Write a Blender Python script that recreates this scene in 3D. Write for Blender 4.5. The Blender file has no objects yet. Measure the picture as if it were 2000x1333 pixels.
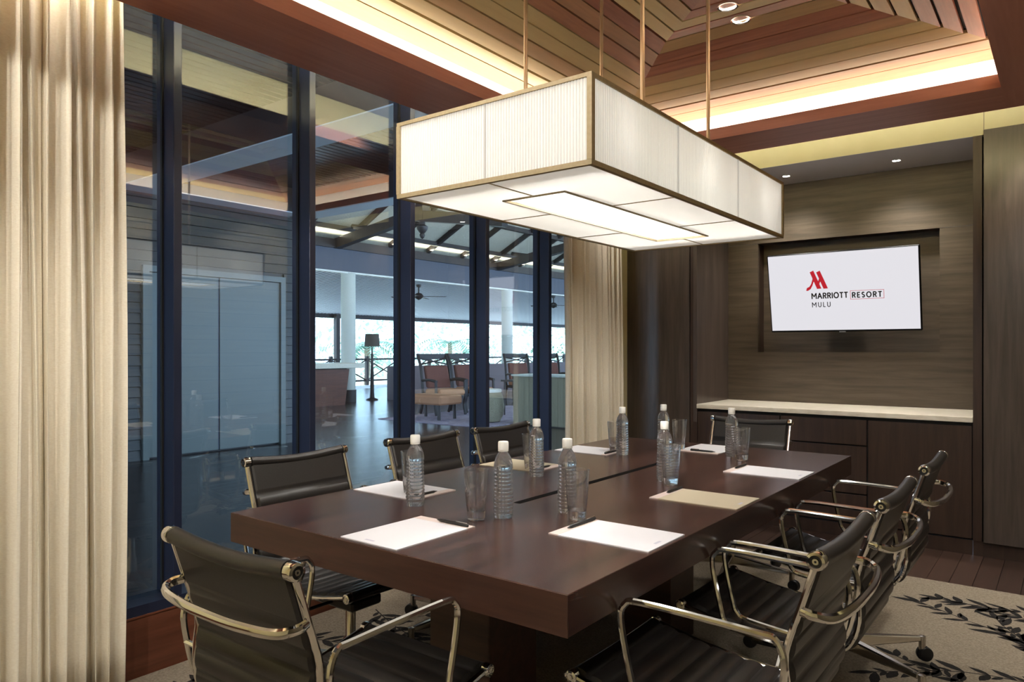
import bpy, bmesh, math, random
from mathutils import Vector, Matrix
random.seed(7)
PI = math.pi
S = bpy.context.scene
COL = S.collection

# ------------------------------------------------------------------ camera, world, sun, exposure
cd = bpy.data.cameras.new('camera'); cam = bpy.data.objects.new('camera', cd); COL.objects.link(cam)
cam.location = (0, 0, 1.247); cam.rotation_euler = (PI/2, 0, math.atan(1088/1419))
cd.sensor_width = 36; cd.lens = 1419/2000*36; cd.shift_y = 15.5/2000; cd.clip_start = 0.02; cd.clip_end = 300
S.camera = cam
w = bpy.data.worlds.new('world'); S.world = w; w.use_nodes = True
bg = w.node_tree.nodes['Background']; bg.inputs[0].default_value = (0.52, 0.73, 1.0, 1); bg.inputs[1].default_value = 3.6
sd = bpy.data.lights.new('sun', 'SUN'); sun = bpy.data.objects.new('sun', sd); COL.objects.link(sun)
sd.energy = 5; sd.angle = 0.02; sd.color = (1, .96, .88); sun.rotation_euler = (math.radians(28), math.radians(-22), math.radians(20))
S.view_settings.view_transform = 'Standard'; S.view_settings.look = 'None'; S.view_settings.gamma = 1
S.view_settings.use_curve_mapping = False; S.view_settings.exposure = 1.25
S.cycles.use_denoising = True; S.cycles.max_bounces = 10; S.cycles.diffuse_bounces = 4; S.cycles.glossy_bounces = 5
S.cycles.transmission_bounces = 8; S.cycles.transparent_max_bounces = 16; S.cycles.caustics_reflective = False; S.cycles.caustics_refractive = False
S.cycles.sample_clamp_indirect = 4.0; S.cycles.use_light_tree = True

# ------------------------------------------------------------------ materials
def srgb(r, g, b):
    f = lambda c: (c/255/12.92) if c/255 <= .04045 else ((c/255+.055)/1.055)**2.4
    return (f(r), f(g), f(b), 1)
MATS = {}
def mat(name, col, rough=.5, metal=0, spec=.5, emit=None, es=0, coat=0):
    m = bpy.data.materials.new(name); m.use_nodes = True
    b = m.node_tree.nodes['Principled BSDF']
    b.inputs['Base Color'].default_value = col; b.inputs['Roughness'].default_value = rough
    b.inputs['Metallic'].default_value = metal; b.inputs['Specular IOR Level'].default_value = spec
    if coat: b.inputs['Coat Weight'].default_value = coat; b.inputs['Coat Roughness'].default_value = .08
    if emit: b.inputs['Emission Color'].default_value = emit; b.inputs['Emission Strength'].default_value = es
    MATS[name] = m
    return m
def N(m, t): return m.node_tree.nodes.new(t)
def L(m, a, b): m.node_tree.links.new(a, b)
def wood(name, c1, c2, rough=.4, scale=(2, 30, 30), rand=0, c3=None, bump=.05, spec=.4, coat=0, nscale=1.0):
    """grain stretched along the axis with the small scale; rand mixes c3 in per object"""
    m = mat(name, c1, rough, spec=spec, coat=coat); b = m.node_tree.nodes['Principled BSDF']
    tc = N(m, 'ShaderNodeTexCoord'); mp = N(m, 'ShaderNodeMapping'); mp.inputs['Scale'].default_value = scale
    L(m, tc.outputs['Object'], mp.inputs['Vector'])
    n1 = N(m, 'ShaderNodeTexNoise'); n1.inputs['Scale'].default_value = nscale; n1.inputs['Detail'].default_value = 7; n1.inputs['Roughness'].default_value = .65
    n1.inputs['Distortion'].default_value = .4
    L(m, mp.outputs['Vector'], n1.inputs['Vector'])
    rmp = N(m, 'ShaderNodeValToRGB'); rmp.color_ramp.elements[0].position = .32; rmp.color_ramp.elements[1].position = .7
    rmp.color_ramp.elements[0].color = c1; rmp.color_ramp.elements[1].color = c2
    L(m, n1.outputs['Fac'], rmp.inputs['Fac']); out = rmp.outputs['Color']
    if rand:
        oi = N(m, 'ShaderNodeObjectInfo')
        cr = N(m, 'ShaderNodeValToRGB'); cr.color_ramp.elements[0].position = .3; cr.color_ramp.elements[1].position = .75
        cr.color_ramp.elements[0].color = (0, 0, 0, 1); cr.color_ramp.elements[1].color = (rand, rand, rand, 1)
        L(m, oi.outputs['Random'], cr.inputs['Fac'])
        mx = N(m, 'ShaderNodeMix'); mx.data_type = 'RGBA'; L(m, cr.outputs['Color'], mx.inputs[0])
        L(m, out, mx.inputs[6]); mx.inputs[7].default_value = c3 or c2
        mu = N(m, 'ShaderNodeMix'); mu.data_type = 'RGBA'; mu.blend_type = 'MULTIPLY'; mu.inputs[0].default_value = .35
        L(m, mx.outputs[2], mu.inputs[6]); L(m, n1.outputs['Fac'], mu.inputs[7]); out = mu.outputs[2]
    L(m, out, b.inputs['Base Color'])
    if bump:
        bp = N(m, 'ShaderNodeBump'); bp.inputs['Strength'].default_value = bump; bp.inputs['Distance'].default_value = .004
        L(m, n1.outputs['Fac'], bp.inputs['Height']); L(m, bp.outputs['Normal'], b.inputs['Normal'])
    return m
def noisy(name, c1, c2, rough=.8, scale=60, bump=.2, dist=.003, spec=.3, stretch=(1, 1, 1)):
    m = mat(name, c1, rough, spec=spec); b = m.node_tree.nodes['Principled BSDF']
    tc = N(m, 'ShaderNodeTexCoord'); mp = N(m, 'ShaderNodeMapping'); mp.inputs['Scale'].default_value = stretch
    L(m, tc.outputs['Object'], mp.inputs['Vector'])
    n1 = N(m, 'ShaderNodeTexNoise'); n1.inputs['Scale'].default_value = scale; n1.inputs['Detail'].default_value = 5
    L(m, mp.outputs['Vector'], n1.inputs['Vector'])
    r = N(m, 'ShaderNodeValToRGB'); r.color_ramp.elements[0].position = .35; r.color_ramp.elements[1].position = .65
    r.color_ramp.elements[0].color = c1; r.color_ramp.elements[1].color = c2
    L(m, n1.outputs['Fac'], r.inputs['Fac']); L(m, r.outputs['Color'], b.inputs['Base Color'])
    if bump:
        bp = N(m, 'ShaderNodeBump'); bp.inputs['Strength'].default_value = bump; bp.inputs['Distance'].default_value = dist
        L(m, n1.outputs['Fac'], bp.inputs['Height']); L(m, bp.outputs['Normal'], b.inputs['Normal'])
    return m

TABLE = wood('walnut_table', srgb(38, 24, 21), srgb(78, 53, 46), .25, (26, 1.6, 26), bump=.03, spec=.6)
TABLE_X = wood('walnut_edge', srgb(54, 34, 28), srgb(76, 50, 40), .42, (2.2, 30, 30), bump=.03)
TABLE_SLOT = mat('black_slot', srgb(10, 9, 9), .7, spec=.05)
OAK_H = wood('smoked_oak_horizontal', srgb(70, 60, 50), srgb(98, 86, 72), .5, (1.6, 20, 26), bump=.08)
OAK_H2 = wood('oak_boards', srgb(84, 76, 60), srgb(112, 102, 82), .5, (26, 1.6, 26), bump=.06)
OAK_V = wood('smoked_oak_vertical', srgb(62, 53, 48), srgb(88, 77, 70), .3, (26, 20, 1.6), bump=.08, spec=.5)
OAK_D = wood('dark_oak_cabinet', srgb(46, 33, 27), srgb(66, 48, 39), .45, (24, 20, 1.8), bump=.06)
RED_Y = wood('redwood_along', srgb(172, 112, 94), srgb(190, 130, 110), .5, (26, 1.2, 26), bump=.05)
RED_X = wood('redwood_across', srgb(172, 112, 94), srgb(190, 130, 110), .5, (1.2, 26, 26), bump=.05)
PLK_Y = wood('ceiling_plank_along', srgb(132, 78, 58), srgb(162, 102, 76), .45, (22, 1.4, 22), rand=1, c3=srgb(190, 166, 116), bump=.15)
PLK_X = wood('ceiling_plank_across', srgb(132, 78, 58), srgb(162, 102, 76), .45, (1.4, 22, 22), rand=1, c3=srgb(190, 166, 116), bump=.15)
DARKWOOD = wood('dark_ceiling_wood', srgb(26, 22, 22), srgb(38, 33, 32), .6, (20, 1.5, 20), bump=.05, spec=.1)
PLINTH = wood('plinth_wood', srgb(92, 52, 36), srgb(118, 70, 50), .45, (24, 1.6, 24), bump=.05)
FLOOR = wood('floor_plank', srgb(50, 35, 29), srgb(70, 51, 43), .35, (24, 1.4, 24), rand=.6, c3=srgb(84, 62, 52), bump=.05)
CREAM = noisy('cream_paint', srgb(236, 226, 178), srgb(240, 230, 184), .8, 8, .03)
WHITE = mat('white_paint', srgb(245, 242, 232), .7)
GREYCEIL = mat('grey_soffit', srgb(214, 212, 220), .8)
FRAME = mat('dark_navy_aluminium', srgb(46, 52, 74), .32, .3)
BLACK = mat('black_gap', srgb(10, 9, 9), .7)
STONE = noisy('travertine', srgb(214, 204, 184), srgb(232, 224, 208), .35, 14, .02, stretch=(1, 4, 4))
CURTAIN = noisy('linen', srgb(232, 222, 202), srgb(240, 232, 214), .9, 90, .25, .002, stretch=(1, 1, 3.5))
RUG = noisy('rug_pile', srgb(124, 112, 96), srgb(148, 136, 118), .95, 120, .6, .006)
RUGINK = noisy('rug_black', srgb(22, 19, 18), srgb(34, 30, 28), .95, 120, .5, .006)
LEATHER = noisy('black_leather', srgb(30, 27, 25), srgb(38, 34, 31), .38, 260, .12, .001, spec=.5)
CHROME = mat('chrome', (.76, .75, .73, 1), .08, 1)
CHROME_D = mat('polished_base', (.62, .58, .52, 1), .2, 1)
PLASTIC = mat('black_plastic', srgb(22, 21, 21), .4)
CAPW = mat('white_cap', srgb(240, 238, 232), .4)
PAPER = mat('white_paper', srgb(204, 203, 207), .75, spec=.2)
PAPER_B = mat('cream_paper', srgb(176, 166, 144), .75, spec=.2)
PAPER_T = mat('pad_strip', srgb(196, 180, 174), .7)
INKGREY = mat('pad_print', srgb(170, 170, 185), .7)
BRASS = mat('brushed_rod', (.62, .50, .36, 1), .3, 1)
TAPE = noisy('shade_tape', srgb(150, 134, 104), srgb(160, 144, 114), .8, 120, .1, .001)
LOB_FLOOR = wood('polished_lobby_floor', srgb(40, 28, 25), srgb(62, 44, 38), .24, (14, .4, 14), bump=.12, spec=.6)
LOB_BOARD = wood('grey_brown_siding', srgb(52, 49, 47), srgb(70, 66, 62), .5, (1, 2.2, 26), bump=.05)
LOB_DOOR = mat('grey_green_door', srgb(98, 102, 98), .5)
LOB_CB = wood('lacquered_board', srgb(44, 36, 34), srgb(62, 52, 48), .22, (20, 1.5, 20), bump=.03, spec=.6)
LOB_PART = mat('plum_panel', srgb(92, 74, 78), .5)
LOB_BEAM_LIT = mat('beam_daylight', srgb(190, 196, 200), .6)  # pale tone paints floor-bounced daylight onto the beam undersides
LOB_DARK = wood('dark_timber', srgb(40, 33, 32), srgb(56, 48, 46), .5, (2, 2, 2), bump=.03)
LOB_WEAVE = noisy('woven_mat', srgb(176, 172, 156), srgb(204, 200, 182), .85, 30, .3, .01, stretch=(4, 1, 1))
LOB_FASC = mat('blue_grey_fascia', srgb(74, 78, 92), .6)
LOB_COL = mat('column_paint', srgb(205, 206, 196), .6)
LOB_BAT = mat('pale_batten', srgb(196, 198, 214), .5)
RED_CUSH = noisy('maroon_cushion', srgb(104, 64, 56), srgb(116, 74, 64), .85, 80, .2)
ORANGE_CUSH = noisy('tan_cushion', srgb(172, 122, 92), srgb(182, 132, 100), .85, 80, .2)
RATTAN = noisy('woven_stool', srgb(138, 130, 108), srgb(164, 154, 130), .8, 50, .5, .01, stretch=(1, 1, 3))
PURPLE = noisy('lavender_rug', srgb(136, 120, 140), srgb(186, 176, 192), .95, 5, .2, stretch=(1, 5, 1))
SHADE_D = mat('dark_lampshade', srgb(84, 76, 68), .8)
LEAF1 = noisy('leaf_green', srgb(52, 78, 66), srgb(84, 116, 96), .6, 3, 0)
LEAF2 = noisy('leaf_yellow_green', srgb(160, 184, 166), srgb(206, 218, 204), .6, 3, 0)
BARK = noisy('bark', srgb(110, 98, 84), srgb(140, 126, 108), .9, 12, .3)
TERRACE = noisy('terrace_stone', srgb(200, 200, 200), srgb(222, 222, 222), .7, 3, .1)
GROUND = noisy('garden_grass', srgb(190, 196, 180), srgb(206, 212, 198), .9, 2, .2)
TVBLACK = mat('tv_bezel', srgb(12, 12, 14), .5, spec=.2)
SCREEN = mat('lit_screen', (0, 0, 0, 1), .3, emit=srgb(232, 230, 236), es=.40)
LOGO_R = mat('logo_red', (0, 0, 0, 1), .5, emit=srgb(186, 24, 40), es=.42)
LOGO_K = mat('logo_black', srgb(30, 28, 30), .6)
SILVER = mat('silver_badge', (.8, .8, .8, 1), .3, 1)
BULB = mat('downlight_lens', (1, 1, 1, 1), .5, emit=(1, .95, .86, 1), es=14)
WATER_L = None

def glass_thin(name, ior, tint, rough=0.0):
    m = bpy.data.materials.new(name); m.use_nodes = True; nt = m.node_tree; nt.nodes.clear()
    o = N(m, 'ShaderNodeOutputMaterial'); mx = N(m, 'ShaderNodeMixShader'); fr = N(m, 'ShaderNodeFresnel'); fr.inputs['IOR'].default_value = ior
    tr = N(m, 'ShaderNodeBsdfTransparent'); tr.inputs['Color'].default_value = tint
    gl = N(m, 'ShaderNodeBsdfGlossy'); gl.inputs['Roughness'].default_value = rough; gl.inputs['Color'].default_value = (1, 1, 1, 1)
    ge = N(m, 'ShaderNodeNewGeometry'); mi = N(m, 'ShaderNodeMix'); mi.inputs[2].default_value = ior; mi.inputs[3].default_value = 1/ior
    L(m, ge.outputs['Backfacing'], mi.inputs[0]); L(m, mi.outputs[0], fr.inputs['IOR'])
    L(m, fr.outputs[0], mx.inputs[0]); L(m, tr.outputs[0], mx.inputs[1]); L(m, gl.outputs[0], mx.inputs[2]); L(m, mx.outputs[0], o.inputs[0])
    return m
PANE = glass_thin('window_glass', 2.0, (.90, .95, .97, 1))
def glass(name, ior, col=(1, 1, 1, 1), rough=0):
    m = bpy.data.materials.new(name); m.use_nodes = True; nt = m.node_tree; nt.nodes.clear()
    o = N(m, 'ShaderNodeOutputMaterial'); g = N(m, 'ShaderNodeBsdfGlass'); g.inputs['IOR'].default_value = ior
    g.inputs['Color'].default_value = col; g.inputs['Roughness'].default_value = rough
    L(m, g.outputs[0], o.inputs[0]); return m
TUMBLER = glass('tumbler_glass', 1.45)
def clearish(m, f, haze=0):
    nt = m.node_tree; o = [n for n in nt.nodes if n.type == 'OUTPUT_MATERIAL'][0]; g = o.inputs[0].links[0].from_socket
    mx = N(m, 'ShaderNodeMixShader'); mx.inputs[0].default_value = f; tr = N(m, 'ShaderNodeBsdfTransparent')
    if haze:
        hz = N(m, 'ShaderNodeBsdfTranslucent'); hz.inputs[0].default_value = (.9, .93, .95, 1); df = N(m, 'ShaderNodeBsdfDiffuse'); df.inputs[0].default_value = (.9, .93, .95, 1)
        h2 = N(m, 'ShaderNodeMixShader'); L(m, hz.outputs[0], h2.inputs[1]); L(m, df.outputs[0], h2.inputs[2])
        h1 = N(m, 'ShaderNodeMixShader'); h1.inputs[0].default_value = haze; L(m, g, h1.inputs[1]); L(m, h2.outputs[0], h1.inputs[2]); g = h1.outputs[0]
    L(m, g, mx.inputs[1]); L(m, tr.outputs[0], mx.inputs[2]); L(m, mx.outputs[0], o.inputs[0]); return m
clearish(TUMBLER, .2, .02)
BOTTLE = clearish(glass('bottle_and_water', 1.33, (.98, .99, 1, 1)), .15, .10)

def fabric(name, col, e):
    """lampshade cloth: glows itself a little and passes the light of the bulbs inside"""
    m = bpy.data.materials.new(name); m.use_nodes = True; nt = m.node_tree; nt.nodes.clear()
    o = N(m, 'ShaderNodeOutputMaterial'); a1 = N(m, 'ShaderNodeAddShader'); mx = N(m, 'ShaderNodeMixShader'); mx.inputs[0].default_value = .6
    df = N(m, 'ShaderNodeBsdfDiffuse'); df.inputs[0].default_value = col
    tl = N(m, 'ShaderNodeBsdfTranslucent'); tl.inputs[0].default_value = col
    em = N(m, 'ShaderNodeEmission'); em.inputs[0].default_value = (1, .98, .94, 1); em.inputs[1].default_value = e
    L(m, df.outputs[0], mx.inputs[1]); L(m, tl.outputs[0], mx.inputs[2]); L(m, mx.outputs[0], a1.inputs[0]); L(m, em.outputs[0], a1.inputs[1])
    L(m, a1.outputs[0], o.inputs[0]); return m
PLEAT = fabric('pleated_shade', (.85, .85, .82, 1), .07)
DIFFUSER = fabric('shade_underside', (.70, .69, .66, 1), .06)
SEAM = fabric('shade_seam', (.5, .48, .44, 1), .1)

# ------------------------------------------------------------------ helpers
class MB:
    def __init__(s): s.v = []; s.f = []; s.sm = False
    def quad(s, a, b, c, d):
        n = len(s.v); s.v += [a, b, c, d]; s.f.append((n, n+1, n+2, n+3)); return s
    def poly(s, pts):
        n = len(s.v); s.v += [tuple(p) for p in pts]; s.f.append(tuple(range(n, n+len(pts)))); return s
    def box(s, x0, x1, y0, y1, z0, z1):
        return s.hexa([(x0, y0, z0), (x1, y0, z0), (x1, y1, z0), (x0, y1, z0), (x0, y0, z1), (x1, y0, z1), (x1, y1, z1), (x0, y1, z1)])
    def hexa(s, p):
        n = len(s.v); s.v += [tuple(q) for q in p]
        s.f += [tuple(n+i for i in q) for q in ((3, 2, 1, 0), (4, 5, 6, 7), (0, 1, 5, 4), (1, 2, 6, 5), (2, 3, 7, 6), (3, 0, 4, 7))]; return s
    def prism(s, pts, axis, a, b):
        """polygon pts (2D) swept along axis from a to b"""
        def P(q, t): return {'x': (t, q[0], q[1]), 'y': (q[0], t, q[1]), 'z': (q[0], q[1], t)}[axis]
        n = len(s.v); k = len(pts); s.v += [P(q, a) for q in pts] + [P(q, b) for q in pts]
        s.f.append(tuple(n+i for i in range(k))[::-1]); s.f.append(tuple(n+k+i for i in range(k)))
        for i in range(k):
            j = (i+1) % k; s.f.append((n+i, n+j, n+k+j, n+k+i))
        return s
    def lathe(s, prof, seg=24, c=(0, 0, 0), axis='z', cap=True):
        n = len(s.v); k = len(prof)
        for i in range(seg):
            a = 2*PI*i/seg; ca, sa = math.cos(a), math.sin(a)
            for r, z in prof:
                q = {'z': (r*ca, r*sa, z), 'x': (z, r*ca, r*sa), 'y': (r*sa, z, r*ca)}[axis]
                s.v.append((c[0]+q[0], c[1]+q[1], c[2]+q[2]))
        for i in range(seg):
            j = (i+1) % seg
            for m in range(k-1): s.f.append((n+i*k+m, n+j*k+m, n+j*k+m+1, n+i*k+m+1))
        if cap:
            if prof[0][0] > 1e-6: s.f.append(tuple(n+i*k for i in range(seg))[::-1])
            if prof[-1][0] > 1e-6: s.f.append(tuple(n+i*k+k-1 for i in range(seg)))
        s.sm = True; return s
    def tube(s, pts, r, seg=8, closed=False, flat=1.0, up=None):
        """round (or flattened) bar along points; r may be a list"""
        P = [Vector(p) for p in pts]; k = len(P); R = r if isinstance(r, (list, tuple)) else [r]*k
        n = len(s.v); prev = None
        for i in range(k):
            if closed: d = P[(i+1) % k]-P[i-1]
            else: d = P[min(i+1, k-1)]-P[max(i-1, 0)]
            d.normalize()
            if up is not None: side = d.cross(Vector(up))
            elif prev is None: side = d.cross(Vector((0, 0, 1)) if abs(d.z) < .9 else Vector((0, 1, 0)))
            else: side = prev - d*prev.dot(d)
            if side.length < 1e-6: side = d.orthogonal()
            side.normalize(); prev = side; nn = side.cross(d)
            for q in range(seg):
                a = 2*PI*q/seg; s.v.append(tuple(P[i]+side*math.cos(a)*R[i]+nn*math.sin(a)*R[i]*flat))
        for i in range(k if closed else k-1):
            j = (i+1) % k
            for q in range(seg):
                t = (q+1) % seg; s.f.append((n+i*seg+q, n+i*seg+t, n+j*seg+t, n+j*seg+q))
        if not closed:
            s.f.append(tuple(n+q for q in range(seg))[::-1]); s.f.append(tuple(n+(k-1)*seg+q for q in range(seg)))
        s.sm = True; return s
    def grid(s, fn, nu, nv):
        n = len(s.v)
        for i in range(nu+1):
            for j in range(nv+1): s.v.append(tuple(fn(i/nu, j/nv)))
        for i in range(nu):
            for j in range(nv):
                a = n+i*(nv+1)+j; s.f.append((a, a+nv+1, a+nv+2, a+1))
        s.sm = True; return s
    def build(s, name, m, parent=None, smooth=None, bevel=0):
        me = bpy.data.meshes.new(name); me.from_pydata(s.v, [], s.f)
        bm = bmesh.new(); bm.from_mesh(me); bmesh.ops.recalc_face_normals(bm, faces=bm.faces)
        if bevel: bmesh.ops.bevel(bm, geom=bm.edges[:], offset=bevel, segments=1, affect='EDGES')
        sm = s.sm if smooth is None else smooth
        if sm:
            for f in bm.faces: f.smooth = True
            for e in bm.edges:
                if len(e.link_faces) == 2 and e.calc_face_angle(0) > math.radians(42): e.smooth = False
        bm.to_mesh(me); bm.free()
        me.materials.append(m)
        o = bpy.data.objects.new(name, me); COL.objects.link(o)
        if parent: o.parent = parent
        return o
def tag(o, label=None, cat=None, group=None, kind=None):
    if label: o['label'] = label
    if cat: o['category'] = cat
    if group: o['group'] = group
    if kind: o['kind'] = kind
    return o
def empty(name, loc=(0, 0, 0), rz=0, **k):
    o = bpy.data.objects.new(name, None); COL.objects.link(o); o.location = loc; o.rotation_euler = (0, 0, rz); o.empty_display_size = .1
    return tag(o, **k)
def copy_tree(o, parent=None):
    c = o.copy(); COL.objects.link(c)
    if parent: c.parent = parent
    for ch in list(o.children): copy_tree(ch, c)
    return c
def struct(name, mb, m, label, parent=None, **k):
    o = mb.build(name, m, parent, **k); tag(o, label=label, kind='structure'); return o
def catmull(pts, n=6, closed=False):
    P = [Vector(p) for p in pts]; out = []; k = len(P)
    for i in range(k if closed else k-1):
        if closed: a, b, c, d = P[i-1], P[i], P[(i+1) % k], P[(i+2) % k]
        else: a, b, c, d = P[max(i-1, 0)], P[i], P[i+1], P[min(i+2, k-1)]
        for j in range(n):
            t = j/n; out.append(.5*((2*b)+(c-a)*t+(2*a-5*b+4*c-d)*t*t+(3*b-a-3*c+d)*t**3))
    if not closed: out.append(P[-1])
    return out
def area(name, loc, size, power, col=(1, .9, .75), rot=(0, 0, 0), spread=None):
    l = bpy.data.lights.new(name, 'AREA'); l.shape = 'RECTANGLE'; l.size, l.size_y = size; l.energy = power; l.color = col
    if spread: l.spread = spread
    o = bpy.data.objects.new(name, l); COL.objects.link(o); o.location = loc; o.rotation_euler = rot; return o
def spot(name, loc, power, angle=80, col=(1, .88, .72), tgt=None, blend=.5, rad=.03):
    l = bpy.data.lights.new(name, 'SPOT'); l.energy = power; l.spot_size = math.radians(angle); l.spot_blend = blend; l.color = col; l.shadow_soft_size = rad
    o = bpy.data.objects.new(name, l); COL.objects.link(o); o.location = loc
    if tgt: o.rotation_euler = (Vector(tgt)-Vector(loc)).to_track_quat('-Z', 'Y').to_euler()
    return o

# ------------------------------------------------------------------ room dimensions
GX = -2.885                      # window glass
XL, XR, YN, YF = -2.16, -.24, .40, 3.88          # tray opening
ZB, ZT = 2.41, 2.471             # ring beam
BW = .36
ZP = 2.69                        # ceiling of the pocket around the ring beam
WR, WN, WF = 1.0, -1.1, 5.17     # right wall, near wall, far wall front plane
CWARM = (1, .95, .83)

# ------------------------------------------------------------------ lights of the room and added fill spots
def cove(off, z, power, dirn):
    """LED strips lying on the ring beam, shining up and towards the cove wall"""
    x0, x1, y0, y1 = XL-off, XR+off, YN-off, YF+off
    tilt = math.radians(35)*dirn
    for nm, loc, size, rot in (
        ('cove_led', (x0, (y0+y1)/2, z), (.02, y1-y0), (PI, -tilt, 0)),
        ('cove_led', (x1, (y0+y1)/2, z), (.02, y1-y0), (PI, tilt, 0)),
        ('cove_led', ((x0+x1)/2, y1, z), (x1-x0, .02), (PI-tilt, 0, 0)),
        ('cove_led', ((x0+x1)/2, y0, z), (x1-x0, .02), (PI+tilt, 0, 0))):
        area(nm, loc, size, power*(max(size)/3.0), CWARM if dirn else CWARM, rot)
cove(.045, ZT+.012, 5, 1)
cove(.31, ZT+.012, 24, 0)
LX, LY = -1.19, 2.14             # lamp centre
for dx in (-.22, .22):
    for dy in (-.52, 0, .52):
        l = bpy.data.lights.new('lamp_bulb', 'POINT'); l.energy = .085; l.color = (1, .975, .93); l.shadow_soft_size = .04
        o = bpy.data.objects.new('lamp_bulb', l); COL.objects.link(o); o.location = (LX+dx, LY+dy, 1.79)
area('lamp_well_light', (LX, LY, 1.80), (.16, .86), 4.2, (1, .97, .93))
for y in (3.13, 3.27, 1.15, 1.01):
    spot('downlight_beam', (-1.19, y, 2.72), 20, 120, (1, .96, .89), (-1.19, y+(.25 if y > 2 else -.25), 0))
for x in (-1.66, -.93):
    spot('niche_beam', (x, 5.5, 2.50), 24, 120, (1, .95, .86), (x, 5.56, 0), blend=1, rad=.07)
spot('pillar_beam', (-.10, 4.95, 2.66), 22, 70, (1, .95, .86), (-.16, 5.12, 0), blend=.7)
for y, p in ((.2, 5), (.6, 6), (1.0, 5), (4.4, 16)):
    spot('curtain_beam', (-2.60, y, 2.66), p*.7, 140, (1, .96, .88), (-2.62, y, 0), blend=.8)
for y in (.3, 1.7, 3.1, 4.5): spot('wall_fill_spot', (.42, y, 2.64), 26, 120, (1, .96, .88), (.98, y, 1.5), blend=.7)  # unseen fill spots, added to brighten the boarded right wall
for x, y, t in ((-.6, -.75, (-2.6, .8, 1.2)), (-1.6, -.8, (-2.0, 1.2, .9)), (.3, -.7, (-.6, 2.6, .6)), (.35, 1.2, (-.4, 2.6, .5)), (-2.62, 2.6, (-2.0, 2.6, .6))):
    spot('fill_spot', (x, y, 2.64), 44 if x == -.6 else 24, 110, (1, .96, .89), t, blend=.8)  # no fixtures: added fill aimed at the curtain, table and chairs

# ------------------------------------------------------------------ floor
fl = struct('floor', MB().box(GX+.02, WR, WN, WF+.8, -.06, -.012), BLACK, 'dark timber floor of the meeting room')
x = -2.82; i = 0
while x < WR:
    if x > -1.75:
        MB().box(x+.0012, min(x+.1035, WR), 3.9, WF+.1, -.012, 0).build('plank', FLOOR, fl)
    else:
        MB().box(x+.0012, x+.1035, 3.9, WF+.1, -.012, 0).build('plank', FLOOR, fl)
    x += .105
MB().box(-2.82, WR, WN, 3.899, -.012, 0).build('floorboards', FLOOR, fl)

# rug with black branches
rug = MB().box(-2.79, .75, -1.0, 4.47, .0005, .006).build('area_rug', RUG, bevel=.002)
tag(rug, 'beige rug with black leafy branches under the conference table', 'rug')
ink = MB()
def leaf(mb, x, y, a, l, wd, z=.0068):
    pts = []
    for t, s in ((0, .12), (.25, .8), (.5, 1), (.78, .62), (1, .02)): pts.append((t*l, s*wd/2))
    pts = pts + [(t, -s) for t, s in reversed(pts)]
    ca, sa = math.cos(a), math.sin(a)
    mb.poly([(x+p*ca-q*sa, y+p*sa+q*ca, z) for p, q in pts])
def branch(x, y, a, n, step, rnd):
    px, py = x, y
    for k in range(n):
        a += rnd.uniform(-.22, .22); nx, ny = px+math.cos(a)*step, py+math.sin(a)*step
        if not (-2.74 < nx < .70 and -.95 < ny < 4.42): return
        wd = .007
        ox, oy = -math.sin(a)*wd/2, math.cos(a)*wd/2
        ink.poly([(px+ox, py+oy, .0066), (px-ox, py-oy, .0066), (nx-ox*.8, ny-oy*.8, .0066), (nx+ox*.8, ny+oy*.8, .0066)])
        for sgn in (-1, 1):
            if rnd.random() < .88:
                la = a+sgn*rnd.uniform(.5, 1.15); ll = rnd.uniform(.08, .14)
                ex, ey = nx+math.cos(la)*ll, ny+math.sin(la)*ll
                if -2.76 < ex < .72 and -.97 < ey < 4.44: leaf(ink, nx, ny, la, ll, rnd.uniform(.026, .040))
            if rnd.random() < .65: leaf(ink, (px+nx)/2, (py+ny)/2, a+sgn*rnd.uniform(.35, .9), rnd.uniform(.045, .075), .022)
        if k == n-1: leaf(ink, nx, ny, a, .11, .03)
        px, py = nx, ny
rr = random.Random(11)
for bx, by, ba, bn in ((.06, 3.62, 2.75, 9), (.10, 3.30, 2.85, 9), (.14, 3.95, 2.95, 8), (.2, 4.22, 3.05, 7), (.0, 3.05, 2.6, 7), (.45, 3.1, 2.3, 8), (.6, 3.7, 2.8, 8), (.5, 2.2, 2.6, 10), (.3, 1.2, 2.3, 8), (-.2, .2, 2.4, 8), (-.05, 3.45, 1.6, 7),
                       (-2.3, .35, 2.2, 8), (-2.2, .9, 2.4, 7), (-2.45, 1.3, 2.2, 6), (-2.0, .2, 1.7, 8), (-1.9, 1.3, 1.9, 9), (-1.6, 1.1, 1.2, 8), (-2.5, 1.2, .7, 11), (-2.4, 2.4, .9, 9), (-1.0, 1.6, 1.5, 8), (-2.2, 1.95, .2, 7), (-1.75, 2.3, -1.2, 8), (-1.7, 1.6, 2.4, 8), (-1.55, 1.9, 2.6, 8), (-2.68, 1.9, .5, 7), (-2.3, 2.2, -.5, 6), (-2.62, 2.35, -.4, 7), (-2.1, 1.75, 1.9, 7)):
    branch(bx, by, ba, bn, .085, rr)
ik = ink.build('branch_pattern', RUGINK, rug); ik['kind'] = 'stuff'; ik['label'] = 'black woven branches and leaves'

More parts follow.
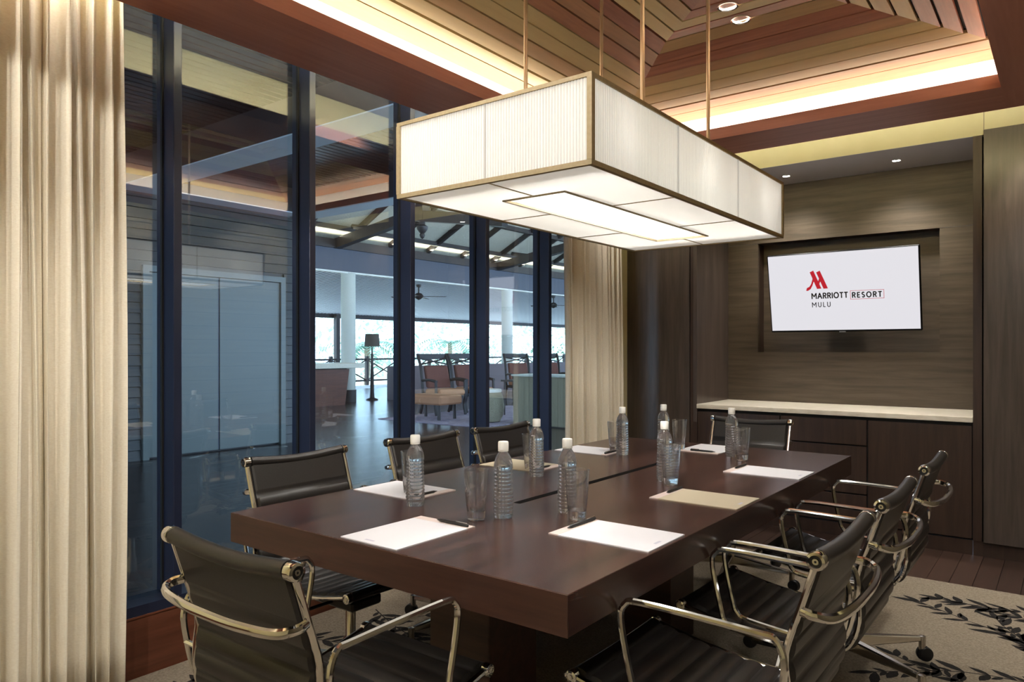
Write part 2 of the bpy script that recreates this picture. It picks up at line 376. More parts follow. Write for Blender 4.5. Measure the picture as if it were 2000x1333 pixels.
# ------------------------------------------------------------------ ceiling : ring beam, cove, planks
ce = struct('ceiling', MB()
    .box(GX-.1, XL-.24, WN, WF+.1, ZP, ZP+.03).box(XR+.24, WR, WN, WF+.1, ZP, ZP+.03)
    .box(XL-.24, XR+.24, WN, YN-.24, ZP, ZP+.03).box(XL-.24, XR+.24, YF+.24, WF+.1, ZP, ZP+.03)
    .box(XL-.3, XR+.3, YN-.3, YF+.3, 2.84, 2.86), DARKWOOD, 'dark timber ceiling around a raised planked tray')
def ring(o0, o1, z0, z1, name, m1, m2, label, parent=None):
    for nm, (x0, x1, y0, y1), m in (('l', (XL-o1, XL-o0, YN-o1, YF+o1), m1), ('r', (XR+o0, XR+o1, YN-o1, YF+o1), m1),
                                    ('f', (XL-o0, XR+o0, YF+o0, YF+o1), m2), ('n', (XL-o0, XR+o0, YN-o1, YN-o0), m2)):
        yield nm, MB().box(x0, x1, y0, y1, z0, z1), m
k = 1
for nm, mb, m in ring(0, BW, ZB, ZT, '', RED_Y, RED_X, ''):
    struct('trim_%d' % k, mb, m, 'red timber beam of the ceiling tray, %s' % {'l': 'along the windows', 'r': 'opposite the windows', 'f': 'nearest the screen wall', 'n': 'farthest from the screen wall'}[nm]); k += 1
for nm, mb, m in ring(.12, .135, ZT, 2.60, '', WHITE, WHITE, ''): mb.build('cove_wall', m, ce)
for nm, mb, m in ring(.215, .235, ZT, ZP, '', CREAM, CREAM, ''): mb.build('bulkhead', m, ce)
Z0, SL, ST = 2.578, .25, .12
def R4(t):
    z = Z0+SL*min(t, .71)
    x0, x1, y0, y1 = XL-ST+t, XR+ST-t, YN-ST+t, YF+ST-t
    return [(x0, y0, z), (x1, y0, z), (x1, y1, z), (x0, y1, z)]
edges = [0.0, .09] + [.09+.0775*i for i in range(1, 9)]
edges[-1] = .71
for i in range(len(edges)-1):
    a, b = R4(edges[i]+.005), R4(edges[i+1]-.006-.005*(i in (1, 2)))
    dz = random.uniform(-.002, .002)
    for s in range(4):
        p = [a[s], a[(s+1) % 4], b[(s+1) % 4], b[s]]
        lo = [(q[0], q[1], q[2]+dz+(.004 if j > 1 else 0)) for j, q in enumerate(p)]; hi = [(q[0], q[1], q[2]+.02) for q in lo]
        MB().hexa(lo+hi).build('ceiling_plank', PLK_X if s % 2 == 0 else PLK_Y, ce)
t = .713
while XR+ST-t > XL-ST+t+.03:
    t2 = min(t+.0775, (XR-XL+2*ST)/2-.001)
    a, b = R4(t+.005), R4(t2-.005)
    for s in range(4):
        p = [a[s], a[(s+1) % 4], b[(s+1) % 4], b[s]]
        if s % 2 == 0 and abs(p[2][0]-p[3][0]) < .005: p[2] = (p[2][0]+.003, p[2][1], p[2][2])
        hi = [(q[0], q[1], q[2]+.02) for q in p]
        MB().hexa(p+hi).build('ceiling_plank', PLK_X if s % 2 == 0 else PLK_Y, ce)
    t = t2
bk = MB()
a, b = R4(-.01), R4(.72)
for q in range(4):
    p = [a[q], a[(q+1) % 4], b[(q+1) % 4], b[q]]; p = [(v[0], v[1], v[2]+.0225) for v in p]; bk.hexa(p+[(v[0], v[1], v[2]+.01) for v in p])
bk.box(XL-ST+.70, XR+ST-.70, YN-ST+.70, YF+ST-.70, Z0+SL*.71+.0215, Z0+SL*.71+.035).build('backing', BLACK, ce)
# recessed downlights
def downlight(x, y, z, r, label, group):
    e = empty('downlight', (x, y, z), label=label, cat='ceiling light', group=group)
    MB().lathe([(r*.80, .004), (r*.82, -.002), (r, -.003), (r*1.02, .004)], 24, cap=False).build('trim_ring', CHROME, e)
    MB().lathe([(r*.80, .0), (r*.7, .012), (.0, .014)], 24, cap=False).build('lens', BULB, e)
    return e
ZC = Z0+SL*.71-.003
downlight(-1.19, 3.27, ZC, .045, 'round chrome downlight nearer the screen in the raised planked ceiling', 'tray downlights')
downlight(-1.19, 3.11, ZC, .045, 'round chrome downlight in the raised planked ceiling, second from the screen', 'tray downlights')
downlight(-1.66, 5.5, 2.527, .03, 'small downlight in the grey niche soffit, nearer the curtain', 'niche downlights')
downlight(-.93, 5.5, 2.527, .03, 'small downlight in the grey niche soffit, nearer the right pillar', 'niche downlights')

# ------------------------------------------------------------------ window wall
WXF = -2.80
pl = struct('baseboard_left', MB().box(WXF-.08, WXF, WN, WF+.4, 0, .226), PLINTH, 'reddish timber plinth below the windows')
MB().box(WXF-.08, WXF+.004, WN, WF+.4, .2265, .233).build('cap_strip', PLINTH, pl)
struct('trim_5', MB().box(GX-.05, WXF, WN, WF+.4, .233, .272), FRAME, 'dark bronze sill rail under the glass')
struct('trim_6', MB().box(GX-.05, WXF-.01, WN, WF+.4, 2.66, ZP), FRAME, 'dark bronze head rail above the glass')
MY = [.17, .815, 1.478, 2.124, 2.776, 3.41, 4.08, 4.74]
for i in range(len(MY)-1):
    y0, y1 = MY[i], MY[i+1]
    e = empty('window_%d' % (i+1), (GX, y1, .272), label='tall fixed glass panel %d of the window wall with its dark mullion' % (i+1), kind='structure')
    MB().box(-.05, .085, -.017, .017, 0, 2.39).build('mullion', FRAME, e, bevel=.002)
    MB().box(-.004, .0, y0-y1+.017, -.017, 0, 2.39).build('pane', PANE, e)
    MB().box(-.008, .006, -.024, -.0171, 0, 2.39).build('gasket', BLACK, e)
    MB().box(-.008, .006, y0-y1+.0171, y0-y1+.022, 0, 2.39).build('gasket', BLACK, e)

# other walls of the room
wr_ = struct('wall_right', MB().box(WR, WR+.1, WN, WF+.1, 0, ZP), BLACK, 'boarded oak wall opposite the windows')
for k in range(20): MB().box(WR-.016, WR-.0001, WN, WF, .134*k+.003, .134*k+.131).build('board', OAK_H2, wr_)
struct('wall_front', MB().box(GX, WR, WN-.1, WN, 0, ZP), CREAM, 'cream wall behind the camera')
struct('wall_left', MB().box(GX-.1, WXF, WN, MY[0]-.017, .272, ZP).box(GX-.1, WXF, MY[-1]+.017, WF+.9, .272, ZP), CREAM, 'cream wall returns at both ends of the windows')

# ------------------------------------------------------------------ far wall with niche
NX0, NX1, YB = -2.215, -.46, 5.80
wb = struct('wall_back', MB().box(GX, WR, WF, WF+.06, 2.53, ZP+.02), CREAM, 'far wall with a dark oak niche under a cream band')
MB().box(NX0-.02, NX1+.02, WF+.06, YB+.05, 2.53, 2.545).box(NX0, NX1, WF+.001, WF+.07, 2.5285, 2.53).build('niche_soffit', GREYCEIL, wb)
MB().box(-.4055, -.4035, WF-.001, WF, 2.53, ZP).build('plaster_joint', BLACK, wb)
# panels around the recess
RX0, RX1, RZ0, RZ1 = -1.972, -.712, 1.222, 2.087
MB().box(NX0-.02, NX1+.05, YB, YB+.03, RZ1, 2.53).build('panel', OAK_H, wb)
MB().box(NX0-.02, NX1+.05, YB, YB+.03, .83, RZ0-.0).build('panel', OAK_H, wb)
MB().box(NX0-.02, RX0, YB, YB+.03, RZ0, RZ1-.002).build('panel', OAK_H, wb)
MB().box(RX1, NX1+.05, YB, YB+.03, RZ0, RZ1-.002).build('panel', OAK_H, wb)
MB().box(RX0, RX1, YB+.14, YB+.16, RZ0, RZ1).build('recess_back', OAK_H, wb)
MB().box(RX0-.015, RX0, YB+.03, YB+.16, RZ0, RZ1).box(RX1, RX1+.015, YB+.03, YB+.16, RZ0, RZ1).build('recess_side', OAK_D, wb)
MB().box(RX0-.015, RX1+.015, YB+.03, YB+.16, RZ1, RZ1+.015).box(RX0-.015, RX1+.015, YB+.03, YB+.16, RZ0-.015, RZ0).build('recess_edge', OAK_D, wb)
# niche cheeks and wall panels either side
MB().box(NX0-.03, NX0, WF, YB+.03, .70, 2.53).build('niche_cheek', OAK_V, wb)
MB().box(NX1, NX1+.03, WF+.002, YB+.03, .70, 2.53).build('niche_cheek', OAK_V, wb)
MB().box(NX0-.052, NX0-.0305, WF, WF+.05, .0, 2.53).build('panel', OAK_D, wb)
MB().box(NX0-.0304, NX0+.0015, WF+.001, WF+.06, 0, .80).build('panel', OAK_D, wb)
MB().box(-2.83, NX0-.058, WF-.006, WF+.03, .09, 2.53).build('panel', OAK_V, wb)
MB().box(NX1+.0, NX1+.046, WF, WF+.05, .09, 2.53).build('panel', OAK_D, wb)
MB().box(-.405, .33, WF-.022, WF+.03, .09, 2.555).build('panel', OAK_V, wb, bevel=.002)
MB().box(.338, WR, WF-.022, WF+.03, .09, 2.555).build('panel', OAK_V, wb, bevel=.002)
MB().box(NX1+.03, WR, WF+.05, WF+.08, 0, 2.53).box(-2.83, NX0-.03, WF+.05, WF+.08, 0, 2.53).build('backing', BLACK, wb)
MB().box(-2.83, NX0-.031, WF+.01, WF+.03, 0, .088).box(NX1, WR, WF+.01, WF+.03, 0, .088).build('toe_board', OAK_D, wb)

# built-in sideboard units and counter
def unit(name, x0, x1, label, drawers):
    e = empty(name, ((x0+x1)/2, WF+.3, 0), label=label, cat='cabinet', group='built-in sideboard units'); cx, cy = (x0+x1)/2, WF+.3
    MB().box(x0-cx, x1-cx, WF+.02-cy, YB-cy, .09, .79).build('carcass', BLACK, e)
    MB().box(x0-cx, x1-cx, WF+.012-cy, WF+.03-cy, 0, .088).build('toe_kick', OAK_D, e)
    for a, b, nm in drawers:
        MB().box(x0+.004-cx, x1-.004-cx, WF-cy, WF+.0199-cy, a, b).build(nm, OAK_D, e, bevel=.0015)
    return e
unit('cabinet', NX0+.002, -1.604, 'dark oak cabinet unit nearest the curtain, behind the end chair', [(.10, .78, 'door')])
unit('cabinet', -1.602, -1.046, 'middle dark oak cabinet unit with stacked drawers', [(.615, .78, 'drawer'), (.295, .605, 'drawer'), (.10, .285, 'drawer')])
unit('cabinet', -1.044, NX1-.002, 'wide dark oak cabinet door unit beside the right pillar', [(.10, .78, 'door')])
co = MB().box(NX0, NX1-.0005, WF-.01, YB-.001, .802, .834).build('counter_top', STONE, bevel=.002)
tag(co, 'pale travertine counter slab on the dark sideboard below the screen', 'counter')
MB().box(NX0+.01, NX1-.01, WF+.012, YB-.01, .7905, .8015).build('shadow_gap', BLACK, co)

# ------------------------------------------------------------------ television
tvw, tvh = 1.035, .598
tv = empty('television', (-1.328, 5.685, 1.668), label='wall mounted flat television showing a red logo on white', cat='television')
tv.rotation_euler = (math.radians(11.5), 0, 0)
MB().box(-tvw/2, tvw/2, 0, .035, -tvh/2, tvh/2).build('casing', TVBLACK, tv, bevel=.004)
MB().quad((-tvw/2+.008, -.0008, -tvh/2+.014), (tvw/2-.008, -.0008, -tvh/2+.014), (tvw/2-.008, -.0008, tvh/2-.008), (-tvw/2+.008, -.0008, tvh/2-.008)).build('screen', SCREEN, tv)
MB().box(-.022, .022, -.002, .003, -tvh/2-.004, -tvh/2+.004).build('badge', SILVER, tv)
MB().box(-.2, .2, .036, .12, -.12, .12).build('wall_bracket', PLASTIC, tv)
sw, sh = tvw-.016, tvh-.022
def SU(u, v): return (-tvw/2+.008+u*sw, tvh/2-.008-v*sh)
def zpx(x, y):  # emblem drawing units to screen
    u = (x-240)/1138; top = 318-90*(x-232)/1140; bot = 877-27*(x-257)/1128
    return SU(u, (y-top)/(bot-top))
for k, pts in enumerate(([(577, 428), (606, 415), (663, 550), (628, 553)], [(628, 428), (657, 415), (714, 548), (679, 551)],
            [(598, 474), (607, 492), (592, 530), (577, 555), (556, 568), (541, 569), (547, 548), (568, 538), (583, 517)],
            [(650, 470), (659, 490), (646, 522), (637, 500)])):
    MB().poly([(zpx(*p)[0], -.0014-.0001*k, zpx(*p)[1]) for p in pts]).build('emblem', LOGO_R, tv)
def arc(cx, cy, rx, ry, a0, a1, n=10): return [(cx+rx*math.cos(math.radians(a0+(a1-a0)*i/n)), cy+ry*math.sin(math.radians(a0+(a1-a0)*i/n))) for i in range(n+1)]
GLY = {'M': (1.0, [[(.06, 0), (.06, 1), (.5, .38), (.94, 1), (.94, 0)]]), 'A': (.86, [[(.02, 0), (.43, 1), (.84, 0)], [(.18, .36), (.68, .36)]]),
       'R': (.66, [[(.06, 0), (.06, .96), (.32, .96)]+arc(.34, .73, .27, .23, 90, -90)+[(.06, .5)], [(.34, .5), (.62, 0)]]), 'I': (.14, [[(.07, 0), (.07, 1)]]),
       'O': (.96, [arc(.48, .5, .44, .48, 0, 360, 24)]), 'T': (.66, [[(0, .95), (.66, .95)], [(.33, .95), (.33, 0)]]),
       'E': (.56, [[(.54, .95), (.06, .95), (.06, .05), (.54, .05)], [(.06, .5), (.48, .5)]]),
       'S': (.58, [arc(.29, .74, .22, .22, 35, 250, 10)+[(.36, .48)]+arc(.29, .26, .24, .22, 60, -145, 10)]),
       'U': (.74, [[(.06, 1), (.06, .38)]+arc(.37, .36, .31, .32, 180, 360, 12)+[(.68, 1)]]), 'L': (.52, [[(.06, 1), (.06, .05), (.52, .05)]])}
def text(body, u0, u1, vt, vb, m, wt):
    x0, z1 = SU(u0, vt); x1, z0 = SU(u1, vb); h = z1-z0; e_ = .84
    tot = sum(GLY[c][0] for c in body)*h*e_; gap = (x1-x0-tot)/(len(body)-1); x = x0; mb = MB(); hw_ = wt*h/2
    for c in body:
        for ln in GLY[c][1]:
            P_ = [Vector((x+p[0]*h*e_, z0+p[1]*h)) for p in ln]
            for i in range(len(P_)-1):
                a, b = P_[i], P_[i+1]; d = (b-a).normalized(); n = Vector((-d.y, d.x))*hw_; a = a-d*hw_*.4; b = b+d*hw_*.4
                mb.poly([(q.x, -.0016, q.y) for q in (a+n, a-n, b-n, b+n)])
        x += GLY[c][0]*h*e_+gap
    o = mb.build('lettering', m, tv); o['kind'] = 'stuff'; return o
text('MARRIOTT', .301, .547, .515, .585, LOGO_K, .21)
text('RESORT', .577, .767, .524, .590, LOGO_K, .21)
text('MULU', .301, .428, .634, .696, LOGO_K, .15)
bx0, bz1 = SU(.564, .500); bx1, bz0 = SU(.783, .611); tk = .0026
MB().box(bx0, bx1, -.0015, -.0012, bz1-tk, bz1).box(bx0, bx1, -.0015, -.0012, bz0, bz0+tk).box(bx0, bx0+tk, -.0015, -.0012, bz0, bz1).box(bx1-tk, bx1, -.0015, -.0012, bz0, bz1).build('logo_outline', LOGO_R, tv)

# ------------------------------------------------------------------ curtains
def curtain(y0, y1, x, z0, z1, seed, label, npl):
    rnd = random.Random(seed)
    ph = [rnd.uniform(-.5, .5) for _ in range(npl*2+4)]; am = [rnd.uniform(.6, 1.15) for _ in range(npl*2+4)]
    def fn(u, v):
        q = u*npl; i = int(q); f = q-i
        s = math.sin((q+.18*math.sin(2*PI*q*.31+seed))*2*PI)
        a = .028*am[i]*(1-.25*v)
        xx = x+a*math.copysign(abs(s)**.38, s)+.008*math.sin(5*v+ph[i])
        yy = y0+(y1-y0)*u+.012*math.cos(q*2*PI)*am[i]+.010*math.sin(3*v+2*q)
        return (xx, yy, z0+(z1-z0)*v)
    o = MB().grid(fn, npl*18, 14).build('curtain', CURTAIN)
    md = o.modifiers.new('thick', 'SOLIDIFY'); md.thickness = .003
    tag(o, label, 'curtain'); return o
curtain(.30, 1.19, -2.665, .015, 2.685, 3, 'long beige linen curtain gathered at the window end beside the near chair', 19)
curtain(4.07, 4.80, -2.68, .015, 2.685, 8, 'long beige linen curtain gathered beside the dark oak pillar', 13)

# ------------------------------------------------------------------ pendant lamp
LW, LL, LZ0, LZ1 = .63, 1.40, 1.672, 1.886
lamp = empty('pendant_lamp', (LX, LY, LZ0), label='large rectangular pleated pendant lamp glowing above the conference table', cat='lamp')
H = LZ1-LZ0
def pleat_panel(p0, p1, outward, z0=.008, z1=H-.008, pitch=.0085, amp=.0024):
    d = Vector(p1)-Vector(p0); n = max(2, int(d.length/pitch)); mb = MB(); o = Vector(outward)
    cuts = []
    for i in range(n): cuts += [(i/n, amp*.5), ((i+.62)/n, amp*.8), ((i+.81)/n, -amp*1.3)]
    cuts.append((1, amp*.5))
    for t_, a_ in cuts:
        q = Vector(p0)+d*t_+o*a_; mb.v += [(q.x, q.y, z0), (q.x, q.y, z1)]
    for i in range(len(cuts)-1): mb.f.append((2*i, 2*i+2, 2*i+3, 2*i+1))
    return mb.build('shade_panel', PLEAT, lamp, smooth=False)
hx, hy = LW/2, LL/2
for sx in (-1, 1):
    for i in range(3):
        a, b = -hy+LL*i/3, -hy+LL*(i+1)/3
        pleat_panel((sx*hx, a+.002, 0), (sx*hx, b-.002, 0), (sx, 0, 0))
for sy in (-1, 1):
    for i in range(2):
        a, b = -hx+LW*i/2, -hx+LW*(i+1)/2
        pleat_panel((a+.002, sy*hy, 0), (b-.002, sy*hy, 0), (0, sy, 0))
OX0, OX1, OY0, OY1 = -.105, .105, -.49, .49      # open well
for sx in (-1, 1):
    for i in range(3):
        a, b = OY0+(OY1-OY0)*i/3, OY0+(OY1-OY0)*(i+1)/3
        pleat_panel((sx*OX1, a+.002, 0), (sx*OX1, b-.002, 0), (sx, 0, 0))
for sy in (-1, 1): pleat_panel((OX0, sy*OY1, 0), (OX1, sy*OY1, 0), (0, sy, 0))
g = .002
for sx in (-1, 1):
    xs = sorted((sx*g, sx*(hx-.006))); xi = sorted((sx*OX1+sx*g, sx*(hx-.006)))
    for i in range(3):
        a, b = -hy+LL*i/3+g, -hy+LL*(i+1)/3-g
        mb = MB()
        if i == 1: mb.quad((xi[0], a, .004), (xi[1], a, .004), (xi[1], b, .004), (xi[0], b, .004))
        elif i == 0:
            mb.quad((xs[0], a, .004), (xs[1], a, .004), (xs[1], OY0-g, .004), (xs[0], OY0-g, .004)); mb.quad((xi[0], OY0-g, .004), (xi[1], OY0-g, .004), (xi[1], b, .004), (xi[0], b, .004))
        else:
            mb.quad((xs[0], OY1+g, .004), (xs[1], OY1+g, .004), (xs[1], b, .004), (xs[0], b, .004)); mb.quad((xi[0], a, .004), (xi[1], a, .004), (xi[1], OY1+g, .004), (xi[0], OY1+g, .004))
        mb.build('diffuser', DIFFUSER, lamp)
tb = .011
for z0, z1 in ((0, .012), (H-.010, H)):
    mb = MB()
    for sx in (-1, 1): mb.box(sx*hx-.006, sx*hx+.006, -hy-.006, hy+.006, z0, z1)
    for sy in (-1, 1): mb.box(-hx+.006, hx-.006, sy*hy-.006, sy*hy+.006, z0, z1)
    mb.build('edge_tape', TAPE, lamp)
for sx in (-1, 1):
    for sy in (-1, 1): MB().box(sx*hx-.007, sx*hx+.007, sy*hy-.007, sy*hy+.007, .012, H-.01).build('corner_tape', TAPE, lamp)
mb = MB()
for sx in (-1, 1): mb.box(sx*OX1-.003, sx*OX1+.003, OY0-.003, OY1+.003, .0, .006)
for sy in (-1, 1): mb.box(OX0, OX1, sy*OY1-.003, sy*OY1+.003, .0, .006)
mb.build('well_edge', TAPE, lamp)
for i in (1, 2):
    yy = -hy+LL*i/3
    for x0, x1 in ((-hx+.006, OX0), (OX1, hx-.006)): MB().box(x0, x1, yy-.0018, yy+.0018, .002, .006).build('seam', TAPE, lamp)
    for sx in (-1, 1): MB().box(sx*hx-.0035, sx*hx+.0035, yy-.003, yy+.003, .0121, H-.0101).build('seam', SEAM, lamp)
for y0, y1 in ((-hy+.006, OY0), (OY1, hy-.006)): MB().box(-.0018, .0018, y0, y1, .002, .006).build('seam', TAPE, lamp)
for sy in (-1, 1): MB().box(-.003, .003, sy*hy-.0035, sy*hy+.0035, .0121, H-.0101).build('seam', SEAM, lamp)
MB().box(-.22, .22, -.247, -.235, H-.012, H-.002).box(-.22, .22, .235, .247, H-.012, H-.002).box(-hx, hx, -.012, .012, H-.012, H-.004).build('hanger_bar', TAPE, lamp)
for rx in (-.21, .21):
    for ry in (-.241, .241): MB().lathe([(.0065, H-.01), (.0065, 2.752-LZ0)], 10, c=(rx, ry, 0)).build('hanging_rod', BRASS, lamp)

# ------------------------------------------------------------------ conference table
TX0, TX1, TY0, TY1, TZ = -2.02, -.803, 1.232, 3.64, .75
tc = (TX0+TX1)/2; ty = (TY0+TY1)/2
tab = empty('conference_table', (tc, ty, 0), label='long dark walnut conference table with a thick top and central slot', cat='table')
hw, hl = (TX1-TX0)/2, (TY1-TY0)/2
MB().box(-hw, hw, -hl+.001, hl-.001, TZ-.088, TZ).build('table_top', TABLE, tab, bevel=.0012)
for y0, y1 in ((-hl-.001, -hl+.0009), (hl-.0009, hl+.001)): MB().box(-hw, hw, y0, y1, TZ-.088, TZ-.0012).build('edge_band', TABLE_X, tab)
MB().box(-.014, .014, -.57, .50, TZ-.02, TZ+.0006).build('cable_slot', TABLE_SLOT, tab)
for y0, y1 in ((1.585, 1.815), (2.76, 2.99)): MB().box(-.115, .115, y0-ty, y1-ty, .0065, TZ-.088).build('leg', TABLE_X, tab, bevel=.002)
MB().box(-.40, .40, -.75, .75, TZ-.11, TZ-.0885).build('under_frame', TABLE_X, tab)

# ------------------------------------------------------------------ office chairs
PROF = [(-.312, .83), (-.282, .735), (-.252, .635), (-.256, .565), (-.254, .50), (-.228, .44), (-.17, .410), (-.05, .408), (.10, .424), (.20, .444), (.25, .455)]
PC = [Vector((p.x, p.y)) for p in [Vector((a, b)) for a, b in [(q.x, q.y) for q in catmull([(a, b, 0) for a, b in PROF], 10)]]]
def arclen(P):
    s = [0]
    for i in range(1, len(P)): s.append(s[-1]+(P[i]-P[i-1]).length)
    return s
AS = arclen(PC)
def at_s(s):
    s = max(0, min(AS[-1], s))
    for i in range(1, len(PC)):
        if AS[i] >= s:
            f = (s-AS[i-1])/(AS[i]-AS[i-1]); p = PC[i-1].lerp(PC[i], f); d = (PC[i]-PC[i-1]).normalized(); return p, Vector((d.y, -d.x))
    return PC[-1], Vector((0, -1))
def sling(s0, s1, plain):
    """padded sling with cross channels; the normal (d.y,-d.x) points to the back/underside"""
    n = int((s1-s0)/.0055); fr, bk = [], []
    for i in range(n+1):
        s = s0+(s1-s0)*i/n; p, nn = at_s(s)
        h = .010
        q = (s-plain)/.048
        if s > plain: h = .006+.007*abs(math.sin(PI*q))**.55
        elif s > plain-.012: h = .008
        fr.append(p-nn*h); bk.append(p+nn*h)
    ring_ = fr+bk[::-1]; k = len(ring_); mb = MB(); W = .207
    xs = [-W, -W+.006, 0, W-.006, W]; sc = [.4, 1, 1, 1, .4]
    for x, c in zip(xs, sc):
        for j, q in enumerate(ring_):
            m = ring_[k-1-j]; mid = (q+m)/2; r = mid+(q-mid)*c; mb.v.append((x, r.x, r.y))
    for a in range(len(xs)-1):
        for j in range(k):
            t = (j+1) % k; mb.f.append((a*k+j, a*k+t, (a+1)*k+t, (a+1)*k+j))
    for j in range(len(fr)-1):
        mb.f.append((j, j+1, k-2-j, k-1-j)); o = (len(xs)-1)*k; mb.f.append((o+j, o+j+1, o+k-2-j, o+k-1-j))
    mb.sm = True
    return mb
BEND = next(s for s, p in zip(AS, PC) if p.x > -.20 and p.y < .45)
chair = empty('office_chair')
sling(.0, BEND, .128).build('backrest', LEATHER, chair)
sling(BEND+.001, AS[-1], .0).build('seat', LEATHER, chair)
def roller(y, z, r, sag, mname):
    pts = [(-.207+.414*i/10, y, z-sag*math.sin(PI*i/10)) for i in range(11)]
    return MB().tube(pts, r, 14).build(mname, LEATHER, chair)
roller(-.312, .83, .0185, .012, 'top_roll'); roller(.25, .452, .014, .004, 'front_roll')
CAPP = [(0, .012), (.009, .012), (.010, .009), (.017, .009), (.019, .013), (.027, .011), (.029, .005), (.029, -.010), (.024, -.012), (0, -.012)]
for sx in (-1, 1):
    MB().lathe([(r*.66, z*sx) for r, z in CAPP], 20, c=(sx*.222, -.312, .83), axis='x', cap=False).build('end_cap', CHROME, chair); cp_ = [o for o in chair.children][-1]
    MB().lathe([(.0068, sx*.0098), (.0072, sx*.0105), (.0112, sx*.0105), (.0116, sx*.0095)], 18, c=(sx*.222, -.312, .83), axis='x', cap=False).build('cap_groove', PLASTIC, cp_)
    MB().lathe([(.0024, sx*.0121), (.0, sx*.0123)], 8, c=(sx*.222, -.312, .83), axis='x', cap=False).build('cap_screw', PLASTIC, cp_)
    MB().lathe([(r*.58, z*sx*.8) for r, z in CAPP], 18, c=(sx*.222, .25, .452), axis='x', cap=False).build('end_cap', CHROME, chair)
    MB().tube([(sx*.220, p.x, p.y) for p in PC[2::3]], .0068, 8, flat=1.5, up=(1, 0, 0)).build('side_rail', CHROME, chair)
    xo = sx*.262
    arm = catmull([(xo, -.262, .63), (xo, -.245, .672), (xo, -.20, .678), (xo, .04, .683), (xo, .085, .672), (xo, .095, .632), (xo, .072, .52), (xo, .058, .482), (xo, .02, .466), (xo, -.16, .452), (xo, -.215, .462), (xo, -.238, .50), (xo, -.255, .57)], 5, True)
    MB().tube(arm, .0076, 8, closed=True).build('armrest', CHROME, chair)
    MB().tube([(sx*.214, -.10, .415), (xo, -.10, .456)], .007, 6).build('arm_bracket', CHROME, chair)
    MB().tube([(sx*.222, -.256, .565), (xo, -.257, .565)], .006, 6).build('arm_bracket', CHROME, chair)
br = catmull([(-.222, -.284, .725), (-.226, -.312, .722), (-.196, -.338, .716), (-.10, -.352, .713), (0, -.354, .712), (.10, -.352, .713), (.196, -.338, .716), (.226, -.312, .722), (.222, -.284, .725)], 5)
MB().tube(br, .0088, 8, flat=1.2, up=(0, 0, 1)).build('back_brace', CHROME, chair)
br = catmull([(-.22, -.06, .405), (-.16, -.06, .372), (0, -.06, .362), (.16, -.06, .372), (.22, -.06, .405)], 5)
MB().tube(br, .010, 8, flat=1.4, up=(0, 1, 0)).build('seat_brace', CHROME, chair)
MB().box(-.07, .07, -.13, .09, .325, .362).build('tilt_housing', PLASTIC, chair, bevel=.008)
MB().lathe([(.006, .07), (.006, .20), (.016, .20), (.016, .235), (.0, .235)], 12, c=(0, -.02, .345), axis='x').build('tilt_knob', PLASTIC, chair)
MB().lathe([(.034, .085), (.034, .13), (.027, .14), (.027, .20), (.018, .21), (.018, .33)], 18).build('gas_column', CHROME_D, chair)
for i in range(5):
    e = MB()
    e.hexa([(.02, -.022, .088), (.325, -.012, .092), (.325, .012, .092), (.02, .022, .088), (.02, -.018, .135), (.325, -.009, .112), (.325, .009, .112), (.02, .018, .135)])
    lg = e.build('base_leg', CHROME_D, chair, bevel=.004); lg.rotation_euler = (0, 0, 2*PI*i/5)
    MB().lathe([(.0, .112), (.013, .110), (.013, .058), (.0, .056)], 10, c=(.335, 0, 0)).build('stem', CHROME_D, lg)
    c = MB().lathe([(.012, -.019), (.026, -.017), (.029, -.008), (.029, -.004), (.02, -.003), (.02, .003), (.029, .004), (.029, .008), (.026, .017), (.012, .019)], 16, c=(.345, 0, .041), axis='y')
    c.build('caster', PLASTIC, lg)
CH = [(-.70, 1.70, PI/2, 'chrome armed black leather chair at the right side, closest to the camera'),
      (-.70, 2.315, PI/2, 'black leather chair in the middle of the right side, chrome arms'),
      (-.70, 3.02, PI/2, 'black leather chair on the right side nearest the sideboard'),
      (-2.055, 1.725, -PI/2, 'black leather chair on the window side nearest the near curtain'),
      (-2.06, 2.42, -PI/2, 'black leather chair in the middle of the window side'),
      (-2.05, 2.99, -PI/2, 'black leather chair on the window side nearest the far curtain'),
      (-1.45, 3.83, PI, 'black leather chair at the far table end before the sideboard'),
      (-1.356, 1.13, 0, 'black leather chair at the near table end, seen from behind')]
for i, (x, y, rz, lab) in enumerate(CH):
    c = chair if i == 0 else copy_tree(chair)
    c.location = (x, y, .006); c.rotation_euler = (0, 0, rz); tag(c, lab, 'chair', 'office chairs around the table')
    off = math.radians(44)-rz if i < 6 else random.uniform(0, 1.2)
    j = 0
    for ch in c.children:
        if ch.name.startswith('base_leg'): ch.rotation_euler = (0, 0, off+2*PI*j/5); j += 1

